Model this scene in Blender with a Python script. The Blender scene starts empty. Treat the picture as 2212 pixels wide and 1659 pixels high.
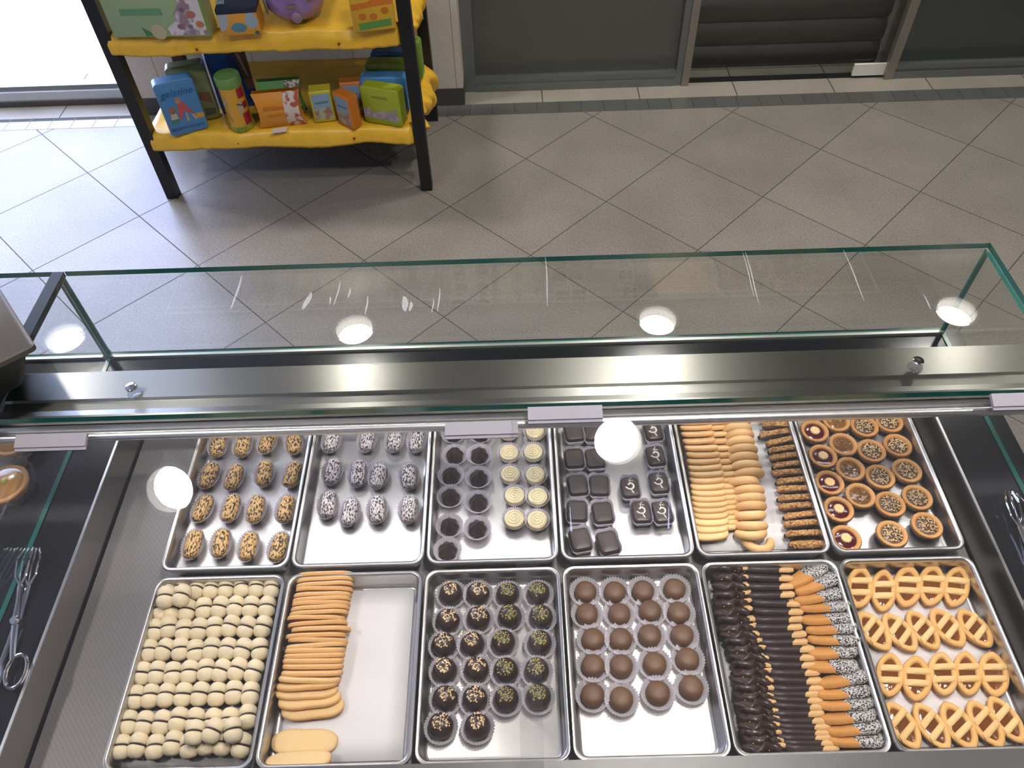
# pastry counter seen from behind, looking down over the glass case to the shop floor
import bpy, bmesh, math, random
from mathutils import Vector, Matrix, Euler, noise
PI = math.pi
R = math.radians
SC = bpy.context.scene
COL = SC.collection
rng = random.Random(7)

# ------------------------------------------------------------------ camera
W_, H_ = 2212, 1659
FPX = 1703.2
RI = Vector((0.9995317, -0.0167894, -0.0255849)); UP = Vector((0.0293413, 0.7632826, 0.6453981)); FW = Vector((-0.0086927, 0.6458465, -0.7634178))
CAM = Vector((0.0, 0.0, 1.76165))
cd = bpy.data.cameras.new('camera')
cam = bpy.data.objects.new('camera', cd); COL.objects.link(cam)
cd.sensor_width = 36.0; cd.lens = FPX / W_ * 36.0
cd.clip_start = 0.01; cd.clip_end = 100
m = Matrix((RI, UP, -FW)).transposed().to_4x4(); m.translation = CAM
cam.matrix_world = m
SC.camera = cam

def ray(u, v):
    return RI * ((u - 1106) / FPX) - UP * ((v - 829.5) / FPX) + FW

def at(u, v, z):
    """world point of the horizontal plane z seen at photo pixel (u, v)"""
    d = ray(u, v)
    return CAM + d * ((z - CAM.z) / d.z)

def aty(u, v, y):
    d = ray(u, v)
    return CAM + d * ((y - CAM.y) / d.y)

# ------------------------------------------------------------------ materials
def mat(name, col=(.8, .8, .8), rough=.5, metal=0.0, spec=.5, bump=0, bscale=200, var=0, vscale=40, emit=None, estr=0, sss=0, coat=0, stretch=None, trans=0):
    mt = bpy.data.materials.new(name); mt.use_nodes = True
    nt = mt.node_tree; b = nt.nodes['Principled BSDF']
    b.inputs['Base Color'].default_value = (*col, 1)
    b.inputs['Roughness'].default_value = rough
    b.inputs['Metallic'].default_value = metal
    b.inputs['Specular IOR Level'].default_value = spec
    if coat: b.inputs['Coat Weight'].default_value = coat; b.inputs['Coat Roughness'].default_value = .08
    if sss: b.inputs['Subsurface Weight'].default_value = sss; b.inputs['Subsurface Radius'].default_value = (.01, .006, .004); b.inputs['Subsurface Scale'].default_value = .3
    if emit: b.inputs['Emission Color'].default_value = (*emit, 1); b.inputs['Emission Strength'].default_value = estr
    if trans: b.inputs['Transmission Weight'].default_value = trans
    co = None
    if bump or var:
        tc = nt.nodes.new('ShaderNodeTexCoord'); mp = nt.nodes.new('ShaderNodeMapping')
        nt.links.new(tc.outputs['Object'], mp.inputs['Vector'])
        if stretch: mp.inputs['Scale'].default_value = stretch
        co = mp.outputs['Vector']
    if bump:
        n = nt.nodes.new('ShaderNodeTexNoise'); n.inputs['Scale'].default_value = bscale; n.inputs['Detail'].default_value = 4
        nt.links.new(co, n.inputs['Vector'])
        bp = nt.nodes.new('ShaderNodeBump'); bp.inputs['Strength'].default_value = bump; bp.inputs['Distance'].default_value = .002
        nt.links.new(n.outputs['Fac'], bp.inputs['Height']); nt.links.new(bp.outputs['Normal'], b.inputs['Normal'])
    if var:
        n = nt.nodes.new('ShaderNodeTexNoise'); n.inputs['Scale'].default_value = vscale; n.inputs['Detail'].default_value = 5
        oi = nt.nodes.new('ShaderNodeObjectInfo')
        nt.links.new(co, n.inputs['Vector'])
        ad = nt.nodes.new('ShaderNodeMath'); ad.operation = 'MULTIPLY_ADD'; ad.inputs[1].default_value = .35; 
        nt.links.new(oi.outputs['Random'], ad.inputs[0]); nt.links.new(n.outputs['Fac'], ad.inputs[2])
        mr = nt.nodes.new('ShaderNodeMapRange'); mr.inputs['From Min'].default_value = .3; mr.inputs['From Max'].default_value = 1.05
        mr.inputs['To Min'].default_value = 1 - var; mr.inputs['To Max'].default_value = 1 + var
        nt.links.new(ad.outputs[0], mr.inputs['Value'])
        mx = nt.nodes.new('ShaderNodeVectorMath'); mx.operation = 'SCALE'; mx.inputs[0].default_value = col
        nt.links.new(mr.outputs[0], mx.inputs['Scale']); nt.links.new(mx.outputs[0], b.inputs['Base Color'])
    return mt

def two_tone(name, a, b_, scale, lo, hi, rough=.6, bump=.5, stretch=(1, 1, 1), tex='noise', detail=2, spec=.4):
    """speckled covering: colour a and colour b_ split by a noise"""
    mt = mat(name, a, rough, spec=spec); nt = mt.node_tree; b = nt.nodes['Principled BSDF']
    tc = nt.nodes.new('ShaderNodeTexCoord'); mp = nt.nodes.new('ShaderNodeMapping'); mp.inputs['Scale'].default_value = stretch
    oi = nt.nodes.new('ShaderNodeObjectInfo'); nt.links.new(tc.outputs['Object'], mp.inputs['Vector'])
    sh = nt.nodes.new('ShaderNodeVectorMath'); sh.operation = 'ADD'
    sc = nt.nodes.new('ShaderNodeVectorMath'); sc.operation = 'SCALE'; sc.inputs[0].default_value = (3, 5, 7)
    nt.links.new(oi.outputs['Random'], sc.inputs['Scale']); nt.links.new(mp.outputs[0], sh.inputs[0]); nt.links.new(sc.outputs[0], sh.inputs[1])
    n = nt.nodes.new('ShaderNodeTexNoise'); n.inputs['Scale'].default_value = scale; n.inputs['Detail'].default_value = detail
    nt.links.new(sh.outputs[0], n.inputs['Vector'])
    cr = nt.nodes.new('ShaderNodeValToRGB'); cr.color_ramp.elements[0].position = lo; cr.color_ramp.elements[1].position = hi
    cr.color_ramp.elements[0].color = (*a, 1); cr.color_ramp.elements[1].color = (*b_, 1)
    nt.links.new(n.outputs['Fac'], cr.inputs['Fac']); nt.links.new(cr.outputs['Color'], b.inputs['Base Color'])
    bp = nt.nodes.new('ShaderNodeBump'); bp.inputs['Strength'].default_value = bump; bp.inputs['Distance'].default_value = .003
    nt.links.new(n.outputs['Fac'], bp.inputs['Height']); nt.links.new(bp.outputs['Normal'], b.inputs['Normal'])
    return mt

def baked(name, pale, brown, rough=.65, var=.06):
    """oven colour: vertex attribute 'brown' drives pale -> browned rim"""
    mt = mat(name, pale, rough, bump=.25, bscale=350, spec=.3); nt = mt.node_tree; b = nt.nodes['Principled BSDF']
    at_ = nt.nodes.new('ShaderNodeAttribute'); at_.attribute_name = 'brown'
    oi = nt.nodes.new('ShaderNodeObjectInfo')
    n = nt.nodes.new('ShaderNodeTexNoise'); n.inputs['Scale'].default_value = 90
    tc = nt.nodes.new('ShaderNodeTexCoord'); nt.links.new(tc.outputs['Object'], n.inputs['Vector'])
    a1 = nt.nodes.new('ShaderNodeMath'); a1.operation = 'MULTIPLY_ADD'; a1.inputs[1].default_value = .35; a1.inputs[2].default_value = -.2
    nt.links.new(oi.outputs['Random'], a1.inputs[0])
    a2 = nt.nodes.new('ShaderNodeMath'); a2.operation = 'ADD'; nt.links.new(at_.outputs['Fac'], a2.inputs[0]); nt.links.new(a1.outputs[0], a2.inputs[1])
    a3 = nt.nodes.new('ShaderNodeMath'); a3.operation = 'MULTIPLY_ADD'; a3.inputs[1].default_value = .3; a3.use_clamp = True
    nt.links.new(n.outputs['Fac'], a3.inputs[0]); nt.links.new(a2.outputs[0], a3.inputs[2])
    mx = nt.nodes.new('ShaderNodeMix'); mx.data_type = 'RGBA'
    mx.inputs['A'].default_value = (*pale, 1); mx.inputs['B'].default_value = (*brown, 1)
    nt.links.new(a3.outputs[0], mx.inputs['Factor']); nt.links.new(mx.outputs['Result'], b.inputs['Base Color'])
    return mt

def thin_glass(name, tint=(.982, .991, .987), rough=0.0, ior=1.5, dirt=0.0):
    mt = bpy.data.materials.new(name); mt.use_nodes = True; nt = mt.node_tree
    nt.nodes.clear()
    o = nt.nodes.new('ShaderNodeOutputMaterial'); t = nt.nodes.new('ShaderNodeBsdfTransparent'); g = nt.nodes.new('ShaderNodeBsdfGlossy')
    t.inputs['Color'].default_value = (*tint, 1); g.inputs['Roughness'].default_value = rough
    fr = nt.nodes.new('ShaderNodeFresnel'); gm = nt.nodes.new('ShaderNodeNewGeometry'); im = nt.nodes.new('ShaderNodeMapRange')
    im.inputs['To Min'].default_value = ior; im.inputs['To Max'].default_value = 1 / ior   # leaving the sheet: same reflectance as entering
    nt.links.new(gm.outputs['Backfacing'], im.inputs['Value']); nt.links.new(im.outputs[0], fr.inputs['IOR'])
    mx = nt.nodes.new('ShaderNodeMixShader')
    nt.links.new(fr.outputs[0], mx.inputs[0]); nt.links.new(t.outputs[0], mx.inputs[1]); nt.links.new(g.outputs[0], mx.inputs[2])
    last = mx
    if dirt:
        d = nt.nodes.new('ShaderNodeBsdfDiffuse'); d.inputs['Color'].default_value = (.85, .85, .88, 1)
        m2 = nt.nodes.new('ShaderNodeMixShader'); m2.inputs[0].default_value = dirt
        nt.links.new(mx.outputs[0], m2.inputs[1]); nt.links.new(d.outputs[0], m2.inputs[2]); last = m2
    nt.links.new(last.outputs[0], o.inputs['Surface'])
    return mt

def emis(name, col, s):
    mt = bpy.data.materials.new(name); mt.use_nodes = True; nt = mt.node_tree; nt.nodes.clear()
    o = nt.nodes.new('ShaderNodeOutputMaterial'); e = nt.nodes.new('ShaderNodeEmission')
    e.inputs['Color'].default_value = (*col, 1); e.inputs['Strength'].default_value = s
    nt.links.new(e.outputs[0], o.inputs['Surface'])
    return mt

def paper_mat(name, col, tr=.35):
    mt = mat(name, col, .8, spec=.2); nt = mt.node_tree; b = nt.nodes['Principled BSDF']
    t = nt.nodes.new('ShaderNodeBsdfTranslucent'); t.inputs['Color'].default_value = (*col, 1)
    mx = nt.nodes.new('ShaderNodeMixShader'); mx.inputs[0].default_value = tr
    o = nt.nodes['Material Output']
    nt.links.new(b.outputs[0], mx.inputs[1]); nt.links.new(t.outputs[0], mx.inputs[2]); nt.links.new(mx.outputs[0], o.inputs['Surface'])
    return mt

# ------------------------------------------------------------------ mesh helpers
class MB:
    def __init__(s): s.v = []; s.f = []; s.mi = []; s.br = []
    def add(s, vs, fs, mi=0, br=None):
        o = len(s.v); s.v += [tuple(p) for p in vs]; s.f += [tuple(i + o for i in f) for f in fs]; s.mi += [mi] * len(fs)
        s.br += (br if br else [0.0] * len(vs)); return s
    def box(s, x0, x1, y0, y1, z0, z1, mi=0):
        v = [(x0, y0, z0), (x1, y0, z0), (x1, y1, z0), (x0, y1, z0), (x0, y0, z1), (x1, y0, z1), (x1, y1, z1), (x0, y1, z1)]
        return s.add(v, [(0, 3, 2, 1), (4, 5, 6, 7), (0, 1, 5, 4), (1, 2, 6, 5), (2, 3, 7, 6), (3, 0, 4, 7)], mi)
    def loops(s, loops, closed=True, cap0=False, cap1=False, mi=0, br=None):
        n = len(loops[0]); vs = [p for l in loops for p in l]; fs = []
        for i in range(len(loops) - 1):
            for j in range(n if closed else n - 1):
                k = (j + 1) % n
                fs.append((i * n + j, i * n + k, (i + 1) * n + k, (i + 1) * n + j))
        if cap0: fs.append(tuple(range(n - 1, -1, -1)))
        if cap1: fs.append(tuple((len(loops) - 1) * n + j for j in range(n)))
        return s.add(vs, fs, mi, [b for b in br for _ in range(n)] if br else None)
    def lathe(s, prof, n=24, flute=None, cap0=True, cap1=True, mi=0, br=None, sx=1, sy=1):
        """prof: (r, z) list; flute(theta, i) -> (dr, dz)"""
        L = []
        for i, (r, z) in enumerate(prof):
            l = []
            for j in range(n):
                t = 2 * PI * j / n; dr, dz = flute(t, i) if flute else (0, 0)
                l.append(((r + dr) * math.cos(t) * sx, (r + dr) * math.sin(t) * sy, z + dz))
            L.append(l)
        return s.loops(L, True, cap0, cap1, mi, br)
    def tube(s, pts, r, n=8, mi=0, rad=None):
        L = []; pts = [Vector(p) for p in pts]; up = Vector((0, 0, 1))
        for i, p in enumerate(pts):
            t = (pts[min(i + 1, len(pts) - 1)] - pts[max(i - 1, 0)]).normalized()
            a = t.cross(up)
            if a.length < 1e-3: a = t.cross(Vector((0, 1, 0)))
            a.normalize(); b = a.cross(t); rr = rad[i] if rad else r
            L.append([tuple(p + a * rr * math.cos(2 * PI * j / n) + b * rr * math.sin(2 * PI * j / n)) for j in range(n)])
        return s.loops(L, True, True, True, mi)
    def blob(s, c, rx, ry, rz, rot=None, n=6, k=4, mi=0):
        L = []
        M = rot.to_matrix() if rot else Matrix.Identity(3)
        for i in range(k + 1):
            ph = -PI / 2 + PI * i / k; cr = max(math.cos(ph), .02)
            L.append([tuple(Vector(c) + M @ Vector((rx * cr * math.cos(2 * PI * j / n), ry * cr * math.sin(2 * PI * j / n), rz * math.sin(ph)))) for j in range(n)])
        return s.loops(L, True, True, True, mi)
    def rprism(s, w, h, d, r, axis='y', n=5, mi=0, bev=0.0):
        """rounded rectangle w x h (x, z; base at z=0) extruded along y by d, or lying (x, y) extruded along z by d (axis z, base z=0)"""
        o = rrect(w, h, r, n)
        def P(x, y, e):
            return (x, e - d / 2, y + h / 2) if axis == 'y' else (x, y, e)
        L = []
        steps = [(0, bev), (bev, 0), (d - bev, 0), (d, bev)] if bev else [(0, 0), (d, 0)]
        for e, ins in steps:
            fx = (w - 2 * ins) / w; fy = (h - 2 * ins) / h
            l = [P(x * fx, y * fy, e) for x, y in o]
            L.append(l if axis == 'z' else l[::-1])
        return s.loops(L, True, True, True, mi)
    def mesh(s, name, mats, smooth=True, angle=40):
        me = bpy.data.meshes.new(name); me.from_pydata(s.v, [], s.f)
        for mm in (mats if isinstance(mats, (list, tuple)) else [mats]): me.materials.append(mm)
        me.polygons.foreach_set('material_index', s.mi)
        if any(s.br):
            a = me.attributes.new('brown', 'FLOAT', 'POINT'); a.data.foreach_set('value', s.br)
        me.validate(); me.update()
        if smooth:
            me.polygons.foreach_set('use_smooth', [True] * len(me.polygons))
            bm = bmesh.new(); bm.from_mesh(me)
            bmesh.ops.recalc_face_normals(bm, faces=bm.faces)
            for e in bm.edges:
                if len(e.link_faces) == 2 and e.calc_face_angle(0) > R(angle): e.smooth = False
            bm.to_mesh(me); bm.free()
        return me
    def obj(s, name, mats, parent=None, smooth=True, angle=40):
        o = bpy.data.objects.new(name, s.mesh(name, mats, smooth, angle)); COL.objects.link(o)
        if parent: o.parent = parent
        return o

def rrect(w, h, r, n=5):
    o = []
    for cx_, cy_, a0 in ((w / 2 - r, h / 2 - r, 0), (-w / 2 + r, h / 2 - r, 90), (-w / 2 + r, -h / 2 + r, 180), (w / 2 - r, -h / 2 + r, 270)):
        for i in range(n + 1):
            a = R(a0 + 90 * i / n); o.append((cx_ + r * math.cos(a), cy_ + r * math.sin(a)))
    return o

def tag(o, label, cat, group=None, kind=None):
    if label: o['label'] = label
    if cat: o['category'] = cat
    if group: o['group'] = group
    if kind: o['kind'] = kind
    return o

def thing(name, label, cat, loc=(0, 0, 0), rot=(0, 0, 0), group=None):
    o = bpy.data.objects.new(name, None); COL.objects.link(o); o.empty_display_size = .02
    o.location = loc; o.rotation_euler = rot
    return tag(o, label, cat, group)

def struct(o):
    o['kind'] = 'structure'; return o

def dup(root, label, group=None):
    r = root.copy(); COL.objects.link(r)
    for ch in root.children:
        c = ch.copy(); COL.objects.link(c); c.parent = r
        for g in ch.children:
            d = g.copy(); COL.objects.link(d); d.parent = c
    r['label'] = label
    if group: r['group'] = group
    return r

class Kind:
    """first use moves the built thing itself, later uses copy it with its parts"""
    def __init__(s, root): s.root = root; s.used = False
    def put(s, label, loc, rot=(0, 0, 0), scale=(1, 1, 1), group=None, M=None):
        o = s.root if not s.used else dup(s.root, label, group)
        s.used = True; o['label'] = label
        if group: o['group'] = group
        if M is not None: o.matrix_basis = M
        else: o.location = loc; o.rotation_euler = rot; o.scale = scale
        return o

ORD = ['first', 'second', 'third', 'fourth', 'fifth', 'sixth', 'seventh', 'eighth', 'ninth', 'tenth', 'eleventh', 'twelfth', 'thirteenth', 'fourteenth', 'fifteenth', 'sixteenth', 'seventeenth', 'eighteenth', 'nineteenth', 'twentieth', 'twenty-first', 'twenty-second', 'twenty-third', 'twenty-fourth', 'twenty-fifth', 'twenty-sixth', 'twenty-seventh', 'twenty-eighth', 'twenty-ninth', 'thirtieth']
def nth(i, n):
    if n > 1 and i == n - 1: return 'last'
    return ORD[i]
def colname(i, n):
    if i == 0: return 'leftmost'
    if i == n - 1: return 'rightmost'
    return ORD[i] if n > 3 else 'middle'

# ------------------------------------------------------------------ palette
M_steel = mat('brushed_steel', (.36, .355, .33), .3, 1.0)
M_bar = mat('brushed_bar_steel', (.34, .335, .31), .3, 1.0)
_b = M_bar.node_tree.nodes['Principled BSDF']; _t = M_bar.node_tree.nodes.new('ShaderNodeTangent'); _t.direction_type = 'RADIAL'; _t.axis = 'X'
_b.inputs['Anisotropic'].default_value = .9; M_bar.node_tree.links.new(_t.outputs[0], _b.inputs['Tangent'])
M_steel_b = mat('satin_aluminium', (.66, .66, .66), .32, 1.0, bump=.05, bscale=40, stretch=(1, 80, 80))
M_steel_d = mat('dull_steel', (.10, .10, .10), .42, .9, bump=.08, bscale=80)
M_tray = mat('tray_steel', (.54, .53, .515), .3, 1.0, bump=.05, bscale=50, stretch=(40, 1, 1))
M_chrome = mat('chrome', (.8, .8, .8), .08, 1.0)
M_black = mat('black_granite', (.009, .010, .012), .14, spec=.35, var=.3, vscale=300)
M_blackm = mat('black_metal', (.008, .008, .009), .45)
M_seal = mat('dark_sealant', (.006, .012, .012), .5, spec=.2)
M_glass = thin_glass('clear_glass')
M_doorglass = thin_glass('clear_acrylic', (.985, .985, .988), 0.0, 1.47, dirt=.008)
M_edge = mat('green_glass_edge', (.008, .13, .105), .15, spec=.8)
M_alu = mat('grey_aluminium', (.24, .26, .26), .4, .8)
M_beige = mat('bronze_aluminium', (.36, .33, .29), .4, .8)
M_white = mat('white_plastic', (.8, .8, .82), .4)
M_handle = paper_mat('milky_plastic', (.50, .48, .54), .4)
M_paper = paper_mat('baking_paper', (.83, .81, .82), .15)
M_cup = paper_mat('fluted_paper', (.95, .90, .96), .5)
LAMP_S = 350.0; LED_S = 9.0; SKY_S = 13.0
# ================================================================== room
XL, XR, YB, YF, ZC = -4.6, 3.6, -1.6, 3.14, 2.8
WIN_X = -1.53; PIL_X = -.193

def tile_floor(name, size, ox, oy, ang, base, grout, gw, rough, var=.12, spk=.1, spec=.5):
    mt = mat(name, base, rough, spec=spec); nt = mt.node_tree; b = nt.nodes['Principled BSDF']; L = nt.links.new
    g = nt.nodes.new('ShaderNodeNewGeometry'); mp = nt.nodes.new('ShaderNodeMapping'); mp.vector_type = 'TEXTURE'
    mp.inputs['Location'].default_value = (ox, oy, 0); mp.inputs['Rotation'].default_value = (0, 0, ang)
    mp.inputs['Scale'].default_value = (size[0], size[1], 1)
    L(g.outputs['Position'], mp.inputs['Vector'])
    fr = nt.nodes.new('ShaderNodeVectorMath'); fr.operation = 'FRACTION'; L(mp.outputs[0], fr.inputs[0])
    fl = nt.nodes.new('ShaderNodeVectorMath'); fl.operation = 'FLOOR'; L(mp.outputs[0], fl.inputs[0])
    sep = nt.nodes.new('ShaderNodeSeparateXYZ'); L(fr.outputs[0], sep.inputs[0])
    ds = []
    for k in (0, 1):
        a = nt.nodes.new('ShaderNodeMath'); a.operation = 'SUBTRACT'; a.inputs[1].default_value = .5; L(sep.outputs[k], a.inputs[0])
        c = nt.nodes.new('ShaderNodeMath'); c.operation = 'ABSOLUTE'; L(a.outputs[0], c.inputs[0])
        d = nt.nodes.new('ShaderNodeMath'); d.operation = 'GREATER_THAN'; d.inputs[1].default_value = .5 - gw / size[k] / 2; L(c.outputs[0], d.inputs[0]); ds.append(d)
    mx = nt.nodes.new('ShaderNodeMath'); mx.operation = 'MAXIMUM'; L(ds[0].outputs[0], mx.inputs[0]); L(ds[1].outputs[0], mx.inputs[1])
    wn = nt.nodes.new('ShaderNodeTexWhiteNoise'); L(fl.outputs[0], wn.inputs['Vector'])
    n1 = nt.nodes.new('ShaderNodeTexNoise'); n1.inputs['Scale'].default_value = 3.5; n1.inputs['Detail'].default_value = 6; L(g.outputs['Position'], n1.inputs['Vector'])
    n2 = nt.nodes.new('ShaderNodeTexNoise'); n2.inputs['Scale'].default_value = 160; n2.inputs['Detail'].default_value = 3; L(g.outputs['Position'], n2.inputs['Vector'])
    s1 = nt.nodes.new('ShaderNodeMath'); s1.operation = 'MULTIPLY_ADD'; s1.inputs[1].default_value = var; s1.inputs[2].default_value = 1 - var / 2; L(wn.outputs['Value'], s1.inputs[0])
    s2 = nt.nodes.new('ShaderNodeMath'); s2.operation = 'MULTIPLY_ADD'; s2.inputs[1].default_value = .6; s2.inputs[2].default_value = -.3; L(n1.outputs['Fac'], s2.inputs[0])
    s3 = nt.nodes.new('ShaderNodeMath'); s3.operation = 'MULTIPLY_ADD'; s3.inputs[1].default_value = spk * 4; s3.inputs[2].default_value = -spk * 2; L(n2.outputs['Fac'], s3.inputs[0])
    t1 = nt.nodes.new('ShaderNodeMath'); L(s1.outputs[0], t1.inputs[0]); L(s2.outputs[0], t1.inputs[1])
    t2 = nt.nodes.new('ShaderNodeMath'); L(t1.outputs[0], t2.inputs[0]); L(s3.outputs[0], t2.inputs[1])
    sc = nt.nodes.new('ShaderNodeVectorMath'); sc.operation = 'SCALE'; sc.inputs[0].default_value = base; L(t2.outputs[0], sc.inputs['Scale'])
    mc = nt.nodes.new('ShaderNodeMix'); mc.data_type = 'RGBA'; L(mx.outputs[0], mc.inputs['Factor']); L(sc.outputs[0], mc.inputs['A']); mc.inputs['B'].default_value = (*grout, 1)
    L(mc.outputs['Result'], b.inputs['Base Color'])
    mr = nt.nodes.new('ShaderNodeMath'); mr.operation = 'MULTIPLY_ADD'; mr.inputs[1].default_value = .5; mr.inputs[2].default_value = rough; L(mx.outputs[0], mr.inputs[0]); L(mr.outputs[0], b.inputs['Roughness'])
    bp = nt.nodes.new('ShaderNodeBump'); bp.invert = True; bp.inputs['Strength'].default_value = .4; bp.inputs['Distance'].default_value = .002; L(mx.outputs[0], bp.inputs['Height']); L(bp.outputs[0], b.inputs['Normal'])
    return mt

M_floor = tile_floor('grey_stone_tile', (.4003, .4003), .3355, 2.342, R(45), (.193, .177, .157), (.055, .048, .04), .0036, .36, spk=.3)
M_band = tile_floor('polished_dark_tile', (.0922, .2), -.168, 2.945, 0, (.085, .088, .082), (.02, .02, .02), .003, .06, spec=.9)
M_thr = tile_floor('threshold_tile', (.407, .4), .134, 2.85, 0, (.26, .24, .2), (.05, .045, .035), .005, .4)
M_wallt = tile_floor('beige_wall_tile', (.4, 10), -.62, 0, 0, (.58, .54, .48), (.25, .23, .2), .003, .35)
M_wall = mat('warm_plaster', (.46, .43, .39), .7, bump=.1, bscale=60)
M_ceil = mat('white_ceiling', (.33, .325, .32), .8)
M_skirt = mat('dark_skirting', (.07, .065, .058), .4)

struct(MB().box(XL, XR, YB, 2.945, -.05, 0).obj('floor', M_floor, smooth=False))
struct(MB().box(XL, XR, 2.945, 3.03, -.05, .0005).obj('trim_1', M_band, smooth=False))
struct(MB().box(XL, XR, 3.03, 3.40, -.05, 0).obj('trim_2', M_thr, smooth=False))
struct(MB().box(XL - .1, XL, YB, 3.4, 0, ZC).obj('wall_left', M_wall, smooth=False))
struct(MB().box(XR, XR + .1, YB, 3.4, 0, ZC).obj('wall_right', M_wall, smooth=False))
struct(MB().box(XL, XR, YB - .1, YB, 0, ZC).obj('wall_back', M_wall, smooth=False))
wf = MB().box(WIN_X, PIL_X, 3.03, 3.4, .076, ZC)
struct(wf.obj('wall_front', M_wallt, smooth=False))
struct(MB().box(XL, WIN_X, 3.10, 3.22, 2.45, ZC).obj('wall_over_window', M_wall, smooth=False))
struct(MB().box(PIL_X, XR, 3.10, 3.42, 2.3, ZC).obj('wall_over_doors', M_wall, smooth=False))
struct(MB().box(PIL_X, XR, 3.36, 3.42, 0, 2.3).obj('light_block_slab', M_wall, smooth=False))  # unseen slab added behind the doors to keep sky light out
struct(MB().box(WIN_X - .002, PIL_X + .002, 3.026, 3.4, 0, .076).obj('baseboard_front', M_skirt, smooth=False))

# ceiling with round openings for the downlights
LAMPS = [(-2.328, 2.84), (-.835, 2.84), (.719, 2.84), (2.24, 2.84), (-1.43, .26), (.391, .40), (2.2, .33), (.47, .99)]
cm = MB(); LR = .096
def crect(x0, x1, y0, y1): cm.add([(x0, y0, ZC), (x0, y1, ZC), (x1, y1, ZC), (x1, y0, ZC)], [(0, 1, 2, 3)])
ys = [YB, .04, .62, 1.4, 2.62, 3.06, 3.42]
for i in range(6):
    y0, y1 = ys[i], ys[i + 1]
    row = sorted(l for l in LAMPS if y0 < l[1] < y1) if i in (1, 2, 4) else []
    x = XL
    for lx, ly in row:
        crect(x, lx - .2, y0, y1)
        inn, out = [], []
        for k in range(32):
            a = 2 * PI * k / 32 + PI / 32; c, s = math.cos(a), math.sin(a)
            inn.append((lx + LR * c, ly + LR * s, ZC))
            t = min(.2 / abs(c) if c else 9, ((y1 - ly) if s > 0 else (ly - y0)) / abs(s) if s else 9)
            out.append((lx + t * c, ly + t * s, ZC))
        cm.loops([out, inn])
        for sx in (-1, 1):
            for yy in (y0, y1):
                pts = sorted(out, key=lambda p: (p[0] - lx - sx * .2) ** 2 + (p[1] - yy) ** 2)[:2]
                cm.add([(lx + sx * .2, yy, ZC), pts[0], pts[1]], [(0, 1, 2)])
        x = lx + .2
    crect(x, XR, y0, y1)
struct(cm.obj('ceiling', M_ceil, smooth=False))
M_lamp = emis('lamp_light', (1.0, .945, .88), LAMP_S)
M_refl = mat('lamp_reflector', (.85, .84, .82), .22, .7)
lab = ['over the window left of the yellow rack', 'over the yellow rack', 'over the left glass door', 'over the right glass door', 'above the counter near its left end', 'above the middle of the counter', 'above the counter near its right end', 'over the middle of the pastry case']
lk = None
for i, (x, y) in enumerate(LAMPS):
    if lk is None:
        t = thing('downlight', '', 'ceiling light')
        MB().lathe([(.0955, 0), (.094, .07)], 32, cap0=False, cap1=False).obj('reflector', M_refl, t)
        MB().lathe([(.11, -.004), (.095, -.004), (.094, .004), (.11, .002)], 32, cap0=False, cap1=False).obj('trim_ring', M_white, t)
        MB().lathe([(.001, .066), (.0935, .066)], 32, cap0=False, cap1=False).obj('lamp_disc', M_lamp, t)
        lk = Kind(t)
    lk.put('round recessed downlight in the white ceiling ' + lab[i], (x, y, ZC), group='recessed downlights')

# window on the left
win = thing('window_1', None, None); struct(win)
MB().box(XL, WIN_X, 3.125, 3.2, 0, .024).obj('sill_base', M_skirt, win, smooth=False)
MB().box(XL, WIN_X, 3.132, 3.2, .024, .062).obj('sill', mat('pale_aluminium', (.6, .62, .65), .4, .3), win, smooth=False)
MB().box(XL, WIN_X, 3.145, 3.19, .062, .082).obj('frame', M_alu, win, smooth=False)
MB().box(XL, WIN_X, 3.165, 3.171, .082, 2.45).obj('glass', M_glass, win, smooth=False)
MB().box(WIN_X - .02, WIN_X - .0005, 3.126, 3.19, .082, 2.45).obj('frame_side', M_alu, win, smooth=False)
struct(MB().box(-9, WIN_X + 3, 3.42, 9, -.08, -.02).obj('ground_outside', mat('pale_paving', (.8, .8, .8), .8), smooth=False))

# glass doors on the right
M_film = mat('grey_blind_film', (.115, .112, .098), .55, var=.08, vscale=4)
M_film2 = mat('dark_green_film', (.055, .063, .058), .5, var=.08, vscale=4)
d1 = thing('door_1', None, None); struct(d1)
f = MB(); f.box(-.193, -.145, 3.13, 3.19, 0, 2.3); f.box(.70, .727, 3.13, 3.19, 0, 2.3)
f.obj('frame', M_alu, d1, smooth=False)
f = MB(); f.box(-.145, .70, 3.125, 3.18, 0, .03); f.box(-.145, .70, 3.135, 3.18, .03, .042); f.box(-.145, .70, 3.13, 3.18, .042, .06); f.obj('bottom_rail', M_alu, d1, smooth=False)
MB().box(-.145, .70, 3.155, 3.161, .06, 2.3).obj('glass', M_glass, d1, smooth=False)
MB().box(-.145, .70, 3.166, 3.17, .06, 2.3).obj('blind', M_film, d1, smooth=False)
struct(MB().box(.727, .757, 3.12, 3.2, 0, 2.3).obj('trim_3', M_beige, smooth=False))
d2 = thing('door_2', None, None); struct(d2)
MB().box(.757, 1.585, 3.15, 3.16, .012, 2.3).obj('glass', M_glass, d2, smooth=False)
MB().box(.757, 1.585, 3.146, 3.164, .0, .014).obj('bottom_rail', M_blackm, d2, smooth=False)
MB().box(1.452, 1.585, 3.138, 3.149, .012, .062).obj('lock_plate', mat('pale_plate', (.72, .70, .66), .5), d2, smooth=False)
struct(MB().box(1.585, 1.622, 3.12, 3.2, 0, 2.3).obj('trim_4', M_beige, smooth=False))
d3 = thing('door_3', None, None); struct(d3)
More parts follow.
